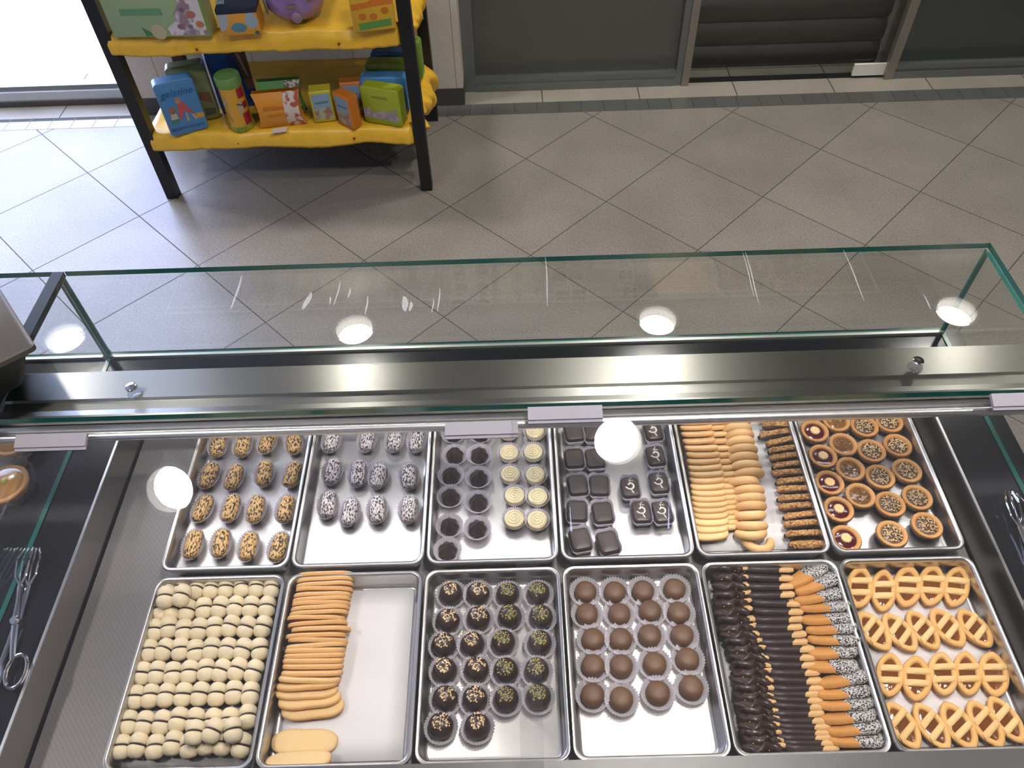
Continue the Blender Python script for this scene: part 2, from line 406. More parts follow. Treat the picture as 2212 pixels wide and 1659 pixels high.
f = MB(); f.box(1.622, XR, 3.125, 3.18, 0, .03); f.box(1.622, XR, 3.135, 3.18, .03, .042); f.box(1.622, XR, 3.13, 3.18, .042, .06); f.obj('bottom_rail', M_alu, d3, smooth=False)
MB().box(1.622, XR, 3.155, 3.161, .06, 2.3).obj('glass', M_glass, d3, smooth=False)
MB().box(1.622, XR, 3.166, 3.17, .06, 2.3).obj('blind', M_film2, d3, smooth=False)
sh = MB(); L = []
for k in range(24):
    for z, y in ((0, 3.30), (.004, 3.262), (.03, 3.25), (.075, 3.252), (.096, 3.27)):
        L.append([(.757, y, k * .1 + z), (1.585, y, k * .1 + z)])
sh.loops(L, closed=False)
tag(sh.obj('roller_shutter', mat('shutter_slats', (.03, .028, .021), .45, .2)), 'closed dark roller shutter of horizontal slats behind the middle glass door', 'shutter')

# ================================================================== rack
M_satin = mat('yellow_satin', (.80, .47, .035), .34, spec=.6, bump=.8, bscale=14, var=.16, vscale=14)
M_pin = mat('red_pin', (.3, .03, .01), .4)
rk = thing('shelf_rack', 'black metal display rack with yellow cloth covered shelves', 'rack', (-.793, 2.695, 0))
for x in (-.473, .473):
    for y in (-.235, .235):
        MB().box(x - .0205, x + .0205, y - .02, y + .02, 0, 1.02).obj('leg', M_blackm, rk, smooth=False)
for z in (.235, .585, 1.0):
    MB().box(-.4525, .4525, -.235, .245, z, z + .02).obj('shelf', M_blackm, rk, smooth=False)

def drape(name, x0, x1, y0, y1, z, ovl, ovr, ovf, seed, label):
    """cloth laid over a shelf: flat on top, hanging in folds where it passes the edges"""
    r = random.Random(seed); b = MB(); nx, ny = 120, 60
    W, D = x1 - x0, y1 - y0
    rows = []
    for j in range(ny + 1):
        t = -ovf + (D + ovf) * j / ny; row = []
        for i in range(nx + 1):
            s = -ovl + (W + ovl + ovr) * i / nx
            ex = -s if s < 0 else max(0, s - W); ey = max(0, -t)
            x = x0 + min(max(s, 0), W); y = y0 + max(t, 0)
            sgn = -1 if s < 0 else 1
            zz = z + .004 * noise.noise((x * 9, y * 9, seed)) + .0016 * noise.noise((x * 34, y * 22, seed + 1)) + (.002 * noise.noise((x * 60, ey * 40, seed)) if ey else 0)
            wav = noise.noise((x * 7, y * 13, seed + 3))
            if ey: # front hanging edge
                zz -= ey * (.92 + .2 * noise.noise((x * 5, 1, seed))); y -= .004 + .010 * min(1, ey / .03) * (1 + wav) + .004 * noise.noise((x * 45, ey * 12, seed + 2))
                y += .012 * math.sin(ey / max(ovf, 1e-6) * PI) * 0
            if ex:
                ym = (y0 + y1) / 2; y = ym + (y - ym) * (1 - .15 * min(1, ex / .012))
                fold = noise.noise((y * 17, ex * 6, seed + 9)) + .5 * noise.noise((y * 40, ex * 14, seed + 5))
                k = min(1, ex / .05)
                zz -= ex * (.85 + .25 * fold)
                x += sgn * (.004 + .048 * k * (.35 + fold * .9) + (.028 if ovr > .1 and sgn > 0 else 0) * math.sin(min(1, ex / .14) * PI))
            if ex and ey: zz += min(ex, ey) * .75
            if ex > .03 and t < .12:   # the side drape is gathered up toward the front corner
                g_ = max(0, min(1, (.12 - t) / .14)); zz += (ex - .03) * .85 * g_; x -= sgn * .02 * g_
            row.append((x, y, zz))
        rows.append(row)
    b.loops(rows, closed=False)
    o = b.obj(name, M_satin, angle=180)
    md = o.modifiers.new('thick', 'SOLIDIFY'); md.thickness = .002; md.offset = 1
    tag(o, label, 'cloth', 'yellow cloths on the rack')
    return o
ZS1, ZS2 = .262, .612
c1 = drape('satin_cloth', -1.262, -.352, 2.452, 2.94, ZS1, .05, .16, .062, 3, 'yellow satin cloth draped over the lower shelf of the black rack')
c2 = drape('satin_cloth', -1.262, -.352, 2.452, 2.94, ZS2, .03, .16, .066, 11, 'yellow satin cloth draped over the upper shelf of the black rack')
for c, pts in ((c1, ((515, 310), (765, 299))), (c2, ((425, 107), (732, 95)))):
    for u, v in pts:
        p = aty(u, v, 2.432); MB().blob(p, .005, .003, .005, n=8).obj('pin', M_pin, c)

# ---------------------------------------------------------------- packages on the rack
def flat(parent, name, pts, col, y=-.0006, rough=.5):
    """printed patch: polygon in the front face plane, a hair proud of it"""
    mt = col if isinstance(col, bpy.types.Material) else mat(name, col, rough)
    b = MB(); v = [(x, y, z) for x, z in pts] + [(x, y + .0012, z) for x, z in pts]; n = len(pts)
    b.add(v, [tuple(range(n)), tuple(range(2 * n - 1, n - 1, -1))] + [(i, i + n, (i + 1) % n + n, (i + 1) % n) for i in range(n)])
    return b.obj(name, mt, parent, smooth=False)
def ell(cx_, cz, rx, rz, n=14): return [(cx_ + rx * math.cos(2 * PI * k / n), cz + rz * math.sin(2 * PI * k / n)) for k in range(n)]
def text(parent, name, body, x, z, size, col, y=-.0012, shear=0):
    cu = bpy.data.curves.new(name, 'FONT'); cu.body = body; cu.size = size; cu.align_x = 'CENTER'; cu.extrude = .0003; cu.shear = shear
    cu.materials.append(mat('ink', col, .5)); o = bpy.data.objects.new(name, cu); COL.objects.link(o)
    bpy.context.view_layer.update(); me = bpy.data.meshes.new_from_object(o.evaluated_get(bpy.context.evaluated_depsgraph_get()))
    bpy.data.objects.remove(o); me.name = name; o = bpy.data.objects.new(name, me); COL.objects.link(o)
    o.parent = parent; o.location = (x, y, z); o.rotation_euler = (PI / 2, 0, 0); return o
def tin(name, label, cat, p0, p1, ztop_px, depth, col, z, rad=.012, group=None, h=None, rough=.35):
    """upright package whose front base runs from photo pixel p0 to p1; origin mid front base"""
    A, B = at(*p0, z), at(*p1, z); w = (B - A).length; ang = math.atan2(B.y - A.y, B.x - A.x)
    if h is None:
        q = aty(*ztop_px, A.y); h = q.z - z
    t = thing(name, label, cat, ((A.x + B.x) / 2, (A.y + B.y) / 2, z), (0, 0, ang), group)
    body = MB().rprism(w, h, depth, rad, 'y', bev=.003)
    for i, v in enumerate(body.v): body.v[i] = (v[0], v[1] + depth / 2, v[2])
    body.obj('body', mat(name + '_paint', col, rough), t)
    return t, w, h

Z1 = ZS1 + .005; Z2 = ZS2 + .005
t, w, h = tin('biscuit_tin', 'blue tin with printed children standing at the left end of the lower shelf', 'tin', (372, 297), (453, 277), (330, 186), .05, (.07, .21, .43), Z1, .014)
text(t, 'lettering', 'gelatine', 0, h * .74, .034, (.02, .10, .24), shear=.3)
text(t, 'lettering', 'BARATTI-MILANO', 0, h * .10, .0135, (.02, .09, .24))
pc = flat(t, 'printed_figure', [(-.02 * 1.0, .060), (-.012, .105), (.0, .118), (.012, .112), (.034, .07), (.03, .064), (.012, .082), (.003, .082), (-.006, .06)], (.45, .09, .09))
flat(t, 'printed_figure', ell(-.004, .122, .010, .011), (.42, .2, .13), y=-.0012)
flat(t, 'printed_figure', [(.003, .045), (.006, .075), (.012, .075), (.011, .045)], (.5, .3, .2)); flat(t, 'printed_figure', [(.03, .045), (.02, .078), (.027, .078), (.038, .047)], (.5, .3, .2))
flat(t, 'printed_figure', ell(-.033, .092, .012, .013), (.32, .13, .09)); flat(t, 'printed_figure', [(-.045, .06), (-.04, .085), (-.024, .085), (-.02, .06)], (.5, .42, .34)); flat(t, 'printed_figure', [(-.047, .045), (-.047, .06), (-.022, .06), (-.022, .045)], (.04, .2, .14))
flat(t, 'printed_basket', [(.038, .046), (.036, .066), (.062, .064), (.062, .047)], (.5, .28, .03))
t, w, h = tin('biscuit_tin', 'olive green tin leaning behind the blue tin on the lower shelf', 'tin', (398, 268), (478, 254), (352, 150), .045, (.17, .21, .09), Z1, .016)
flat(t, 'printed_picture', [(w * .12, h * .38), (w * .12, h * .52), (w * .42, h * .5), (w * .42, h * .3)], (.2, .08, .05)); flat(t, 'printed_picture', [(w * .15, h * .08), (w * .15, h * .22), (w * .44, h * .2), (w * .44, h * .1)], (.06, .09, .05))
t, w, h = tin('gift_box', 'dark blue box with a photo side behind the cylindrical canister', 'box', (484, 248), (562, 224), None, .05, (.01, .05, .22), Z1, .003, h=.255)
flat(t, 'printed_picture', [(w * .30, h * .25), (w * .16, h * .98), (w * .48, h * .98), (w * .48, h * .25)], (.16, .085, .05)); flat(t, 'printed_picture', [(w * .36, h * .45), (w * .24, h * .8), (w * .33, h * .75), (w * .42, h * .42)], (.45, .4, .36), y=-.0012); flat(t, 'printed_picture', [(-w * .35, h * .3), (-w * .4, h * .98), (w * .0, h * .98), (w * .0, h * .3)], (.01, .10, .36))
# canister
P = at(524, 272, Z1); ht = aty(487, 160, P.y).z - Z1; rc = .0395
t = thing('canister', 'round yellow and red canister with a green lid on the lower shelf', 'canister', P, (0, 0, R(8)))
M_can = mat('canister_yellow', (.62, .33, .03), .4)
MB().lathe([(rc - .002, 0), (rc, .002), (rc, ht * .82)], 40, cap1=True).obj('body', M_can, t)
MB().lathe([(rc + .0006, 0), (rc + .0014, .004), (rc + .0012, ht * .1), (rc, ht * .105)], 40, cap0=False, cap1=False).obj('base_band', mat('canister_green', (.30, .33, .03), .4), t)
MB().lathe([(rc + .001, ht * .82), (rc + .003, ht * .83), (rc + .003, ht * .97), (rc + .0, ht), (rc - .012, ht - .004)], 40).obj('lid', mat('green_lid', (.13, .27, .07), .4), t)
def wrap(parent, name, a0, a1, z0, z1, col, dr=.0008, skew=0, n=8):
    b = MB(); L = []
    for i in range(n + 1):
        f_ = i / n; a = R(a0 + (a1 - a0) * f_); r_ = rc + dr
        L.append([(r_ * math.cos(a), r_ * math.sin(a), z0 + skew * f_), (r_ * math.cos(a), r_ * math.sin(a), z1 + skew * f_)])
    b.loops(L, closed=False); return b.obj(name, mat(name, col, .4), parent)
for z0, z1 in ((.62, .80), (.42, .54), (.11, .34)): wrap(t, 'printed_patch', -58, -14, ht * z0, ht * z1, (.32, .015, .025))
wrap(t, 'printed_figure', -72, -46, ht * .3, ht * .52, (.42, .36, .25), .0012, .02); wrap(t, 'printed_figure', -140, -124, ht * .5, ht * .62, (.42, .38, .42), .0012); wrap(t, 'printed_figure', -74, -36, ht * .52, ht * .55, (.1, .06, .04), .0014, -.012); wrap(t, 'printed_figure', -138, -112, ht * .36, ht * .385, (.15, .12, .12), .0012, -.03)
text(t, 'lettering', 'ETTI', .006, ht * .02, .018, (.12, .2, .02), y=-rc - .0022)
# pillow packs
def pillow(label, p0, p1, top_px, col, mname, band):
    A, B = at(*p0, Z1), at(*p1, Z1); w = (B - A).length; h = aty(*top_px, A.y).z - Z1
    t = thing('pillow_pack', label, 'packet', ((A.x + B.x) / 2, (A.y + B.y) / 2, Z1), (0, 0, math.atan2(B.y - A.y, B.x - A.x)))
    b = MB(); nx, nz = 14, 10; front = []
    for j in range(nz + 1):
        v = j / nz; row = []
        for i in range(nx + 1):
            u = -1 + 2 * i / nx
            end = w / 2 * (1 - .16 * (1 - (2 * v - 1) ** 2)); x = u * end
            row.append((x, -.022 * (1 - (2 * v - 1) ** 2) * (.75 + .25 * (1 - u * u)), h * v))
        front.append(row)
    b.loops(front, closed=False); b.loops([[(x, .02 - y, z) for x, y, z in r_] for r_ in front][::-1], closed=False)
    b.loops([[front[j][0] for j in range(nz + 1)], [(front[j][0][0] * .93, .01, front[j][0][2]) for j in range(nz + 1)], [(front[j][0][0], .02 - front[j][0][1], front[j][0][2]) for j in range(nz + 1)]], closed=False)
    b.loops([[front[j][-1] for j in range(nz + 1)], [(front[j][-1][0] * .90, .01, front[j][-1][2]) for j in range(nz + 1)], [(front[j][-1][0], .02 - front[j][-1][1], front[j][-1][2]) for j in range(nz + 1)]], closed=False)
    b.obj('pack', mat(mname, col, .4), t)
    pr = MB()
    pr.loops([[(front[j][i][0], front[j][i][1] - .0008, front[j][i][2]) for i in range(int(nx * .68), nx + 1)] for j in range(nz + 1)], closed=False)
    pr.obj('printed_picture', band, t)
    return t, w, h
M_fruit = two_tone('sweets_photo', (.42, .09, .05), (.62, .55, .50), 55, .42, .55, bump=0)
M_fruit2 = two_tone('sweets_photo_green', (.12, .10, .06), (.6, .58, .55), 70, .42, .56, bump=0)
t, w, h = pillow('orange pillow pack with a photo of sweets at the middle of the lower shelf', (562, 277), (664, 267), (537, 204), (.66, .27, .03), 'orange_card', M_fruit)
flat(t, 'printed_title', [(-w * .3, h * .6), (-w * .3, h * .68), (w * .12, h * .68), (w * .12, h * .6)], (.6, .16, .02), y=-.0232); flat(t, 'printed_title', [(-w * .26, h * .42), (-w * .26, h * .45), (w * .1, h * .45), (w * .1, h * .42)], (.55, .18, .02), y=-.0236)
pillow('green pillow pack standing behind the orange pillow pack', (572, 250), (664, 243), (545, 178), (.10, .28, .08), 'green_card', M_fruit2)
P = [at(u, v, Z1) for u, v in ((585, 289), (619, 285), (622, 275), (590, 279))]
tag(MB().add([tuple(p + Vector((0, 0, .001))) for p in P] + [tuple(p + Vector((0, 0, .0025))) for p in P], [(3, 2, 1, 0), (4, 5, 6, 7), (0, 1, 5, 4), (1, 2, 6, 5), (2, 3, 7, 6), (3, 0, 4, 7)]).obj('price_card', mat('card_white', (.72, .66, .62), .6), smooth=False), 'small blank white price card lying before the orange pillow pack', 'price tag')
M_seaside = two_tone('seaside_picture', (.30, .16, .10), (.36, .40, .30), 40, .4, .6, bump=0)
def boxpic(t, w, h, m=.09, split=.45):
    flat(t, 'printed_sky', [(-w * (.5 - m), h * split), (-w * (.5 - m), h * (1 - m)), (w * (.5 - m), h * (1 - m)), (w * (.5 - m), h * (split + .06))], (.22, .33, .48)); flat(t, 'printed_picture', [(-w * (.5 - m), h * m), (-w * (.5 - m), h * split), (w * (.5 - m), h * (split + .06)), (w * (.5 - m), h * m)], M_seaside)
    flat(t, 'printed_title', [(-w * .3, h * .60), (-w * .3, h * .66), (w * .3, h * .68), (w * .3, h * .62)], (.10, .2, .22), y=-.0012)
t, w, h = tin('gift_box', 'yellow edged box with a seaside picture between the pillow pack and orange boxes', 'box', (681, 266), (727, 261), (664, 200), .05, (.48, .42, .03), Z1, .003); boxpic(t, w, h)
t, w, h = tin('gift_box', 'taller looking orange box with picture behind the turned orange box', 'box', (746, 250), (790, 246), (722, 181), .04, (.48, .15, .02), Z1, .003); boxpic(t, w, h)
t, w, h = tin('gift_box', 'small orange box turned corner forward beside the lime green tin', 'box', (732, 266), (764, 282), (722, 205), .042, (.55, .17, .02), Z1, .003, h=.118); boxpic(t, w, h)
M_city = two_tone('city_skyline', (.28, .24, .28), (.38, .34, .36), 60, .45, .6, bump=0)
t, w, h = tin('biscuit_tin', 'lime green tin with a skyline picture standing before four more tins', 'tin', (789, 263), (870, 276), (778, 185), .048, (.30, .36, .02), Z1, .012)
flat(t, 'printed_skyline', [(-w * .47, h * .16), (-w * .47, h * .42), (-w * .40, h * .38), (-w * .34, h * .5), (-w * .28, h * .36), (-w * .1, h * .34), (.05 * w, h * .42), (w * .2, h * .34), (w * .26, h * .52), (w * .3, h * .3), (w * .36, h * .56), (w * .42, h * .3), (w * .44, h * .14)], M_city)
flat(t, 'printed_title', [(-w * .22, h * .72), (-w * .22, h * .78), (w * .2, h * .78), (w * .2, h * .72)], (.26, .22, .02), y=-.0008)
A0 = Vector(t.location); 
for k, (nm, col) in enumerate((('sky blue', (.06, .24, .52)), ('lime green', (.22, .30, .02)), ('deep blue', (.04, .15, .40)), ('leaf green', (.15, .28, .03)))):
    tt = thing('biscuit_tin', '%s tin, %s behind the front lime green tin at the shelf end' % (nm, ORD[k]), 'tin', A0 + Vector((.012 * (k + 1) - .004, .094 + .076 * k, 0)), (0, 0, R(-4)), 'tins lined up at the right end')
    bb = MB().rprism(w * 1.12, h * (1.08 if k else 1.0), .048, .014, 'y', bev=.003)
    bb.obj('body', mat('tin_paint', col, .35), tt)
# upper shelf
t, w, h = tin('gift_box', 'large pale green box with a photo of cakes at the left of the upper shelf', 'box', (247, 82), (458, 79), None, .07, (.30, .40, .22), Z2, .003, h=.20)
M_cakes = two_tone('cake_photo', (.30, .20, .24), (.62, .58, .60), 26, .44, .52, bump=0)
flat(t, 'printed_photo', [(w * .10, h * .03), (w * .08, h * .14), (w * .20, h * .26), (w * .18, h * .34), (w * .26, h * .5), (w * .3, h * .9), (w * .47, h * .9), (w * .47, h * .03)], M_cakes)
for x_, z_, r_, c in ((.36, .30, .036, (.42, .15, .10)), (.42, .17, .032, (.5, .18, .07)), (.22, .14, .026, (.24, .13, .14)), (.32, .14, .02, (.18, .16, .24)), (.28, .36, .022, (.16, .14, .2))):
    flat(t, 'printed_cake', ell(w * x_, h * z_ * 1.15, w * r_ * 1.3, h * r_ * 1.6), c, y=-.0012)
flat(t, 'printed_seal', ell(-w * .02, h * .085, w * .075, h * .12), (.46, .42, .26), y=-.0012); flat(t, 'printed_leaf', [(-w * .16, h * .02), (-w * .18, h * .16), (-w * .12, h * .1), (-w * .06, h * .03)], (.05, .2, .08))
flat(t, 'printed_title', [(-w * .34, h * .34), (-w * .34, h * .44), (w * .08, h * .44), (w * .08, h * .34)], (.12, .30, .16), y=-.0008)
flat(t, 'spine', [(w * .478, h * .01), (w * .478, h * .99), (w * .498, h * .99), (w * .498, h * .01)], (.16, .3, .03), y=-.0014)
t, w, h = tin('gift_box', 'small orange and blue box with a navy lid on the upper shelf', 'box', (482, 80), (566, 74), (472, 30), .09, (.60, .28, .03), Z2, .002)
b = MB().box(-w / 2 - .001, w / 2 + .001, -.001, .092, h * .96, h + .012); b.obj('lid', mat('navy_card', (.012, .02, .045), .5), t, smooth=False)
flat(t, 'printed_patch', [(-w * .5, h * .25), (-w * .5, h * .95), (-w * .24, h * .95), (-w * .26, h * .6), (-w * .36, h * .3)], (.36, .38, .42)); flat(t, 'printed_patch', ell(w * .32, h * .62, w * .16, h * .34), (.28, .38, .46)); flat(t, 'printed_patch', ell(-w * .03, h * .36, w * .2, h * .2), (.08, .22, .30), y=-.0012); flat(t, 'printed_patch', ell(w * .4, h * .1, w * .06, h * .07), (.05, .1, .1), y=-.0012); flat(t, 'printed_patch', [(-w * .5, 0.001), (-w * .5, h * .16), (-w * .28, h * .16), (-w * .3, .001)], (.26, .36, .44), y=-.001)
text(t, 'lettering', 'NOVI', 0, .018, .012, (.3, .28, .2), y=.02).rotation_euler = (0, 0, 0)
bpy.data.objects[t.children[-1].name].location = (0, .035, h + .0125)
# purple wrapped egg
P = at(640, 60, Z2)
t = thing('wrapped_egg', 'large egg wrapped in crinkled purple foil lying on the upper shelf', 'chocolate egg', P + Vector((0, .06, 0)), (0, 0, R(10)))
b = MB(); L = []
for i in range(17):
    ph = -PI / 2 + PI * i / 16; l = []
    for j in range(40):
        a = 2 * PI * j / 40; cr = max(math.cos(ph), .02)
        k = 1 + .05 * noise.noise((math.cos(a) * 3, math.sin(a) * 3, ph * 2.5)) + .02 * math.sin(a * 17 + ph * 3)
        l.append((.098 * cr * math.cos(a) * k, .085 * cr * math.sin(a) * k, .088 + .088 * math.sin(ph) * (1 - .0)))
    L.append(l)
b.loops(L, True, True, True)
b.obj('foil', mat('purple_foil', (.32, .20, .46), .25, .35, bump=.4, bscale=30, var=.25, vscale=18), t)
prn = random.Random(5); M_ink = mat('olive_ink', (.2, .16, .1), .4)
for a, z, rx, rz in ((-110, .11, .022, .008), (-95, .075, .02, .006), (-60, .10, .014, .02), (-150, .07, .01, .03)):
    c = math.cos(R(a)); s = math.sin(R(a)); MB().blob((.1 * c, .087 * s, z), rx, .004, rz, Euler((0, 0, R(a + 90))), 10).obj('printed_mark', M_ink, t)
MB().blob((.0, -.078, .038), .017, .005, .018, n=14).obj('seal', mat('mauve_seal', (.30, .18, .26), .4), t)
t, w, h = tin('gift_box', 'yellow and orange box with a green strip at the right of the upper shelf', 'box', (766, 73), (857, 62), None, .06, (.58, .34, .03), Z2, .003, h=.15)
flat(t, 'printed_strip', [(-w * .36, h * .05), (-w * .36, h * .19), (w * .40, h * .23), (w * .40, h * .09)], (.10, .26, .06)); flat(t, 'printed_flames', [(-w * .48, h * .46), (-w * .48, h * .58), (-w * .1, h * .6), (w * .1, h * .68), (w * .48, h * .62), (w * .48, h * .52), (0, h * .5)], (.6, .17, .02))
for x_, z_ in ((-.25, .32), (.0, .3), (.28, .4)): flat(t, 'printed_patch', ell(w * x_, h * z_, w * .09, h * .07), (.5, .16, .02), y=-.001)
# ================================================================== pastry cases
ZT = .596; ZL = .626; ZG = .842
M_well = mat('well_steel', (.27, .255, .24), .22, 1.0, bump=.04, bscale=60, stretch=(1, 1, 60))
M_perf = mat('perforated_steel', (.20, .19, .185), .5, .6)
nt = M_perf.node_tree; b_ = nt.nodes['Principled BSDF']
g = nt.nodes.new('ShaderNodeNewGeometry'); mp = nt.nodes.new('ShaderNodeMapping'); mp.inputs['Scale'].default_value = (300, 120, 1); mp.inputs['Rotation'].default_value = (0, 0, R(25))
nt.links.new(g.outputs['Position'], mp.inputs['Vector'])
wv = nt.nodes.new('ShaderNodeVectorMath'); wv.operation = 'FRACTION'; nt.links.new(mp.outputs[0], wv.inputs[0])
ds = nt.nodes.new('ShaderNodeVectorMath'); ds.operation = 'DISTANCE'; ds.inputs[1].default_value = (.5, .5, 0); nt.links.new(wv.outputs[0], ds.inputs[0])
s_ = nt.nodes.new('ShaderNodeSeparateXYZ'); nt.links.new(wv.outputs[0], s_.inputs[0])
cb = nt.nodes.new('ShaderNodeCombineXYZ'); nt.links.new(s_.outputs[0], cb.inputs[0]); nt.links.new(s_.outputs[1], cb.inputs[1])
nt.links.new(cb.outputs[0], ds.inputs[0])
lt = nt.nodes.new('ShaderNodeMath'); lt.operation = 'LESS_THAN'; lt.inputs[1].default_value = .3; nt.links.new(ds.outputs['Value'], lt.inputs[0])
mx = nt.nodes.new('ShaderNodeMix'); mx.data_type = 'RGBA'; mx.inputs['A'].default_value = (.20, .19, .185, 1); mx.inputs['B'].default_value = (.165, .16, .155, 1)
nt.links.new(lt.outputs[0], mx.inputs['Factor']); nt.links.new(mx.outputs['Result'], b_.inputs['Base Color'])
bp = nt.nodes.new('ShaderNodeBump'); bp.inputs['Strength'].default_value = .2; bp.inputs['Distance'].default_value = .0006; bp.invert = True; nt.links.new(lt.outputs[0], bp.inputs['Height']); nt.links.new(bp.outputs[0], b_.inputs['Normal'])
M_led = emis('led_strip', (.97, .95, 1.0), LED_S)

def pane_box(parent, name, x0, x1, y0, y1, z0, z1, edges):
    """glass sheet with green edge faces on the named narrow sides"""
    b = MB().box(x0, x1, y0, y1, z0, z1)
    idx = {'z0': 0, 'z1': 1, 'y0': 2, 'x1': 3, 'y1': 4, 'x0': 5}
    for e in edges: b.mi[idx[e]] = 1
    return b.obj(name, [M_glass, M_edge], parent, smooth=False)
def side_pane(parent, name, x, yr=.25):
    prof = [(yr, ZL + .002), (1.060, ZL + .002), (1.060, ZG - .012), (.742, ZG - .012)]
    b = MB(); v = [(x - .004, y, z) for y, z in prof] + [(x + .004, y, z) for y, z in prof]
    b.add(v, [(0, 1, 2, 3), (7, 6, 5, 4)], 0); b.add(v, [(0, 4, 5, 1), (1, 5, 6, 2), (2, 6, 7, 3), (3, 7, 4, 0)], 1)
    return b.obj(name, [M_glass, M_edge], parent, smooth=False)
def extr(prof, x0, x1):
    b = MB(); n = len(prof)
    b.add([(x0, y, z) for y, z in prof] + [(x1, y, z) for y, z in prof], [tuple(range(n - 1, -1, -1)), tuple(range(n, 2 * n))] + [(i, (i + 1) % n, (i + 1) % n + n, i + n) for i in range(n)])
    return b

case = thing('pastry_case', 'low glass pastry case with steel trays of biscuits in its well', 'display case', (0, 0, 0))
XA, XB = -.812, .832; LX0, LX1 = -.727, .745; LY0, LY1 = .296, .945
b = MB(); b.box(XA, .865, 1.055, 1.075, .0, ZL - .02); b.box(.845, .865, .2, 1.055, 0, ZL - .02); b.box(XA, XA + .02, .2, 1.055, 0, ZL - .02); b.box(XA, .865, .2, .215, 0, ZL - .02); b.box(XA + .02, .845, .215, 1.055, .48, .50)
b.obj('cabinet', M_black, case, smooth=False)
b = MB(); b.box(XA + .0005, LX0, .2, 1.075, ZL - .02, ZL); b.box(LX1, .865, .2, 1.075, ZL - .02, ZL); b.box(LX0, LX1, LY1, 1.075, ZL - .02, ZL)
b.obj('ledge', M_black, case, smooth=False)
b = MB(); b.box(LX0, LX1, .2, LY0, ZL - .02, ZL + .004); b.obj('rear_sill', M_steel_d, case, smooth=False)
b = MB(); th = .002
b.box(LX0, LX0 + th, LY0, LY1, .50, ZL); b.box(LX1 - th, LX1, LY0, LY1, .50, ZL); b.box(LX0 + th, LX1 - th, LY1 - th, LY1, .50, ZL); b.box(LX0 + th, LX1 - th, LY0, LY0 + th, .50, ZL - .02)
b.obj('well_wall', M_well, case, smooth=False)
b = MB(); e = .002
b.box(LX0 - e, LX0 + th, LY0, LY1 + e, ZL, ZL + .002); b.box(LX1 - th, LX1 + e, LY0, LY1 + e, ZL, ZL + .002); b.box(LX0 + th, LX1 - th, LY1 - th, LY1 + e, ZL, ZL + .002)
b.obj('well_lip', M_steel_b, case, smooth=False)
MB().box(LX0 + .006, LX1 - .006, LY0 + .004, LY1 - .004, .550, .556).obj('perforated_deck', M_perf, case, smooth=False)
pane_box(case, 'top_glass', XA + .011, XB + .004, .738, 1.070, ZG - .011, ZG, ('y0', 'y1', 'x1'))
pane_box(case, 'front_glass', XA + .006, XB, 1.062, 1.070, ZL + .001, ZG - .012, ('x0', 'x1', 'z0'))
side_pane(case, 'end_glass', XA + .006); side_pane(case, 'end_glass', XB)
MB().box(XA + .006, XB, 1.0555, 1.0618, ZL, ZL + .006).obj('glass_channel', mat('pale_channel', (.40, .42, .38), .3, .8), case, smooth=False)
MB().box(XA - .010, XA + .0105, .738, 1.069, ZG - .010, ZG + .0006).obj('joint_seal', M_seal, case, smooth=False)
BAR = [(.842, .827), (.840, .829), (.784, .829), (.782, .824), (.767, .822), (.763, .827), (.752, .829), (.744, .827), (.742, .812), (.76, .806), (.836, .806), (.842, .812)]
extr(BAR, XA + .012, XB - .006).obj('light_bar', M_bar, case, smooth=False)
MB().box(XA + .03, XB - .03, .800, .830, .8045, .8058).obj('led_strip', M_led, case, smooth=False)
for u, v in ((285, 838), (1982, 782)):
    p = at(u, v, .842); sc = MB().lathe([(.0115, .829), (.0115, .831)], 20); sc.lathe([(.0075, .8421), (.0085, .8424), (.0085, .846), (.0075, .8466)], 20)
    for i, q in enumerate(sc.v): sc.v[i] = (q[0] + p.x, q[1] + p.y, q[2])
    o = sc.obj('standoff_screw', M_chrome, case)
    MB().lathe([(.003, .8466), (.003, .8468)], 6).obj('hex_socket', M_blackm, o).location = (p.x, p.y, 0)
# sliding rear doors
TL = R(22); dn = Vector((0, -math.cos(TL), -math.sin(TL))); nn = Vector((0, -math.sin(TL), math.cos(TL)))
tr = MB()
tr.tube([(XA + .012, .728, .806), (XB - .006, .728, .806)], .0075, 10)
extr([(.7415, .818), (.7375, .820), (.7345, .812), (.7345, .800), (.7415, .800)], XA + .012, XB - .006).obj('upper_track', M_steel_b, case, smooth=False)
tr.obj('track_rod', M_steel_b, case)
extr([(.225, .6305), (.225, .634), (.240, .636), (.252, .634), (.252, .6305)], XA + .012, XB - .006).obj('lower_track', M_steel_b, case, smooth=False)
def slab_on(parent, name, x0, x1, s0, s1, off, thk, top, mats):
    """sheet in the sloping door plane, s measured down the slope from top"""
    b = MB(); P = lambda x, s, o: tuple(top + Vector((x, 0, 0)) + dn * s + nn * o)
    v = [P(x0, s0, off), P(x1, s0, off), P(x1, s1, off), P(x0, s1, off), P(x0, s0, off + thk), P(x1, s0, off + thk), P(x1, s1, off + thk), P(x0, s1, off + thk)]
    b.add(v, [(0, 3, 2, 1), (4, 5, 6, 7)], 0); b.add(v, [(0, 1, 5, 4), (1, 2, 6, 5), (2, 3, 7, 6), (3, 0, 4, 7)], 1)
    return b.obj(name, mats, parent, smooth=False)
M_dedge = mat('acrylic_edge', (.36, .36, .38), .3, trans=.5)
top1 = Vector((0, .724, .820)); top2 = Vector((0, .738, .8335))
TOPS = (top1, top2)
p1 = slab_on(case, 'sliding_door', XA + .014, .019, .012, .508, 0, .003, top1, [M_doorglass, M_dedge])
p2 = slab_on(case, 'sliding_door', -.012, XB - .008, .012, .524, 0, .003, top2, [M_doorglass, M_dedge])
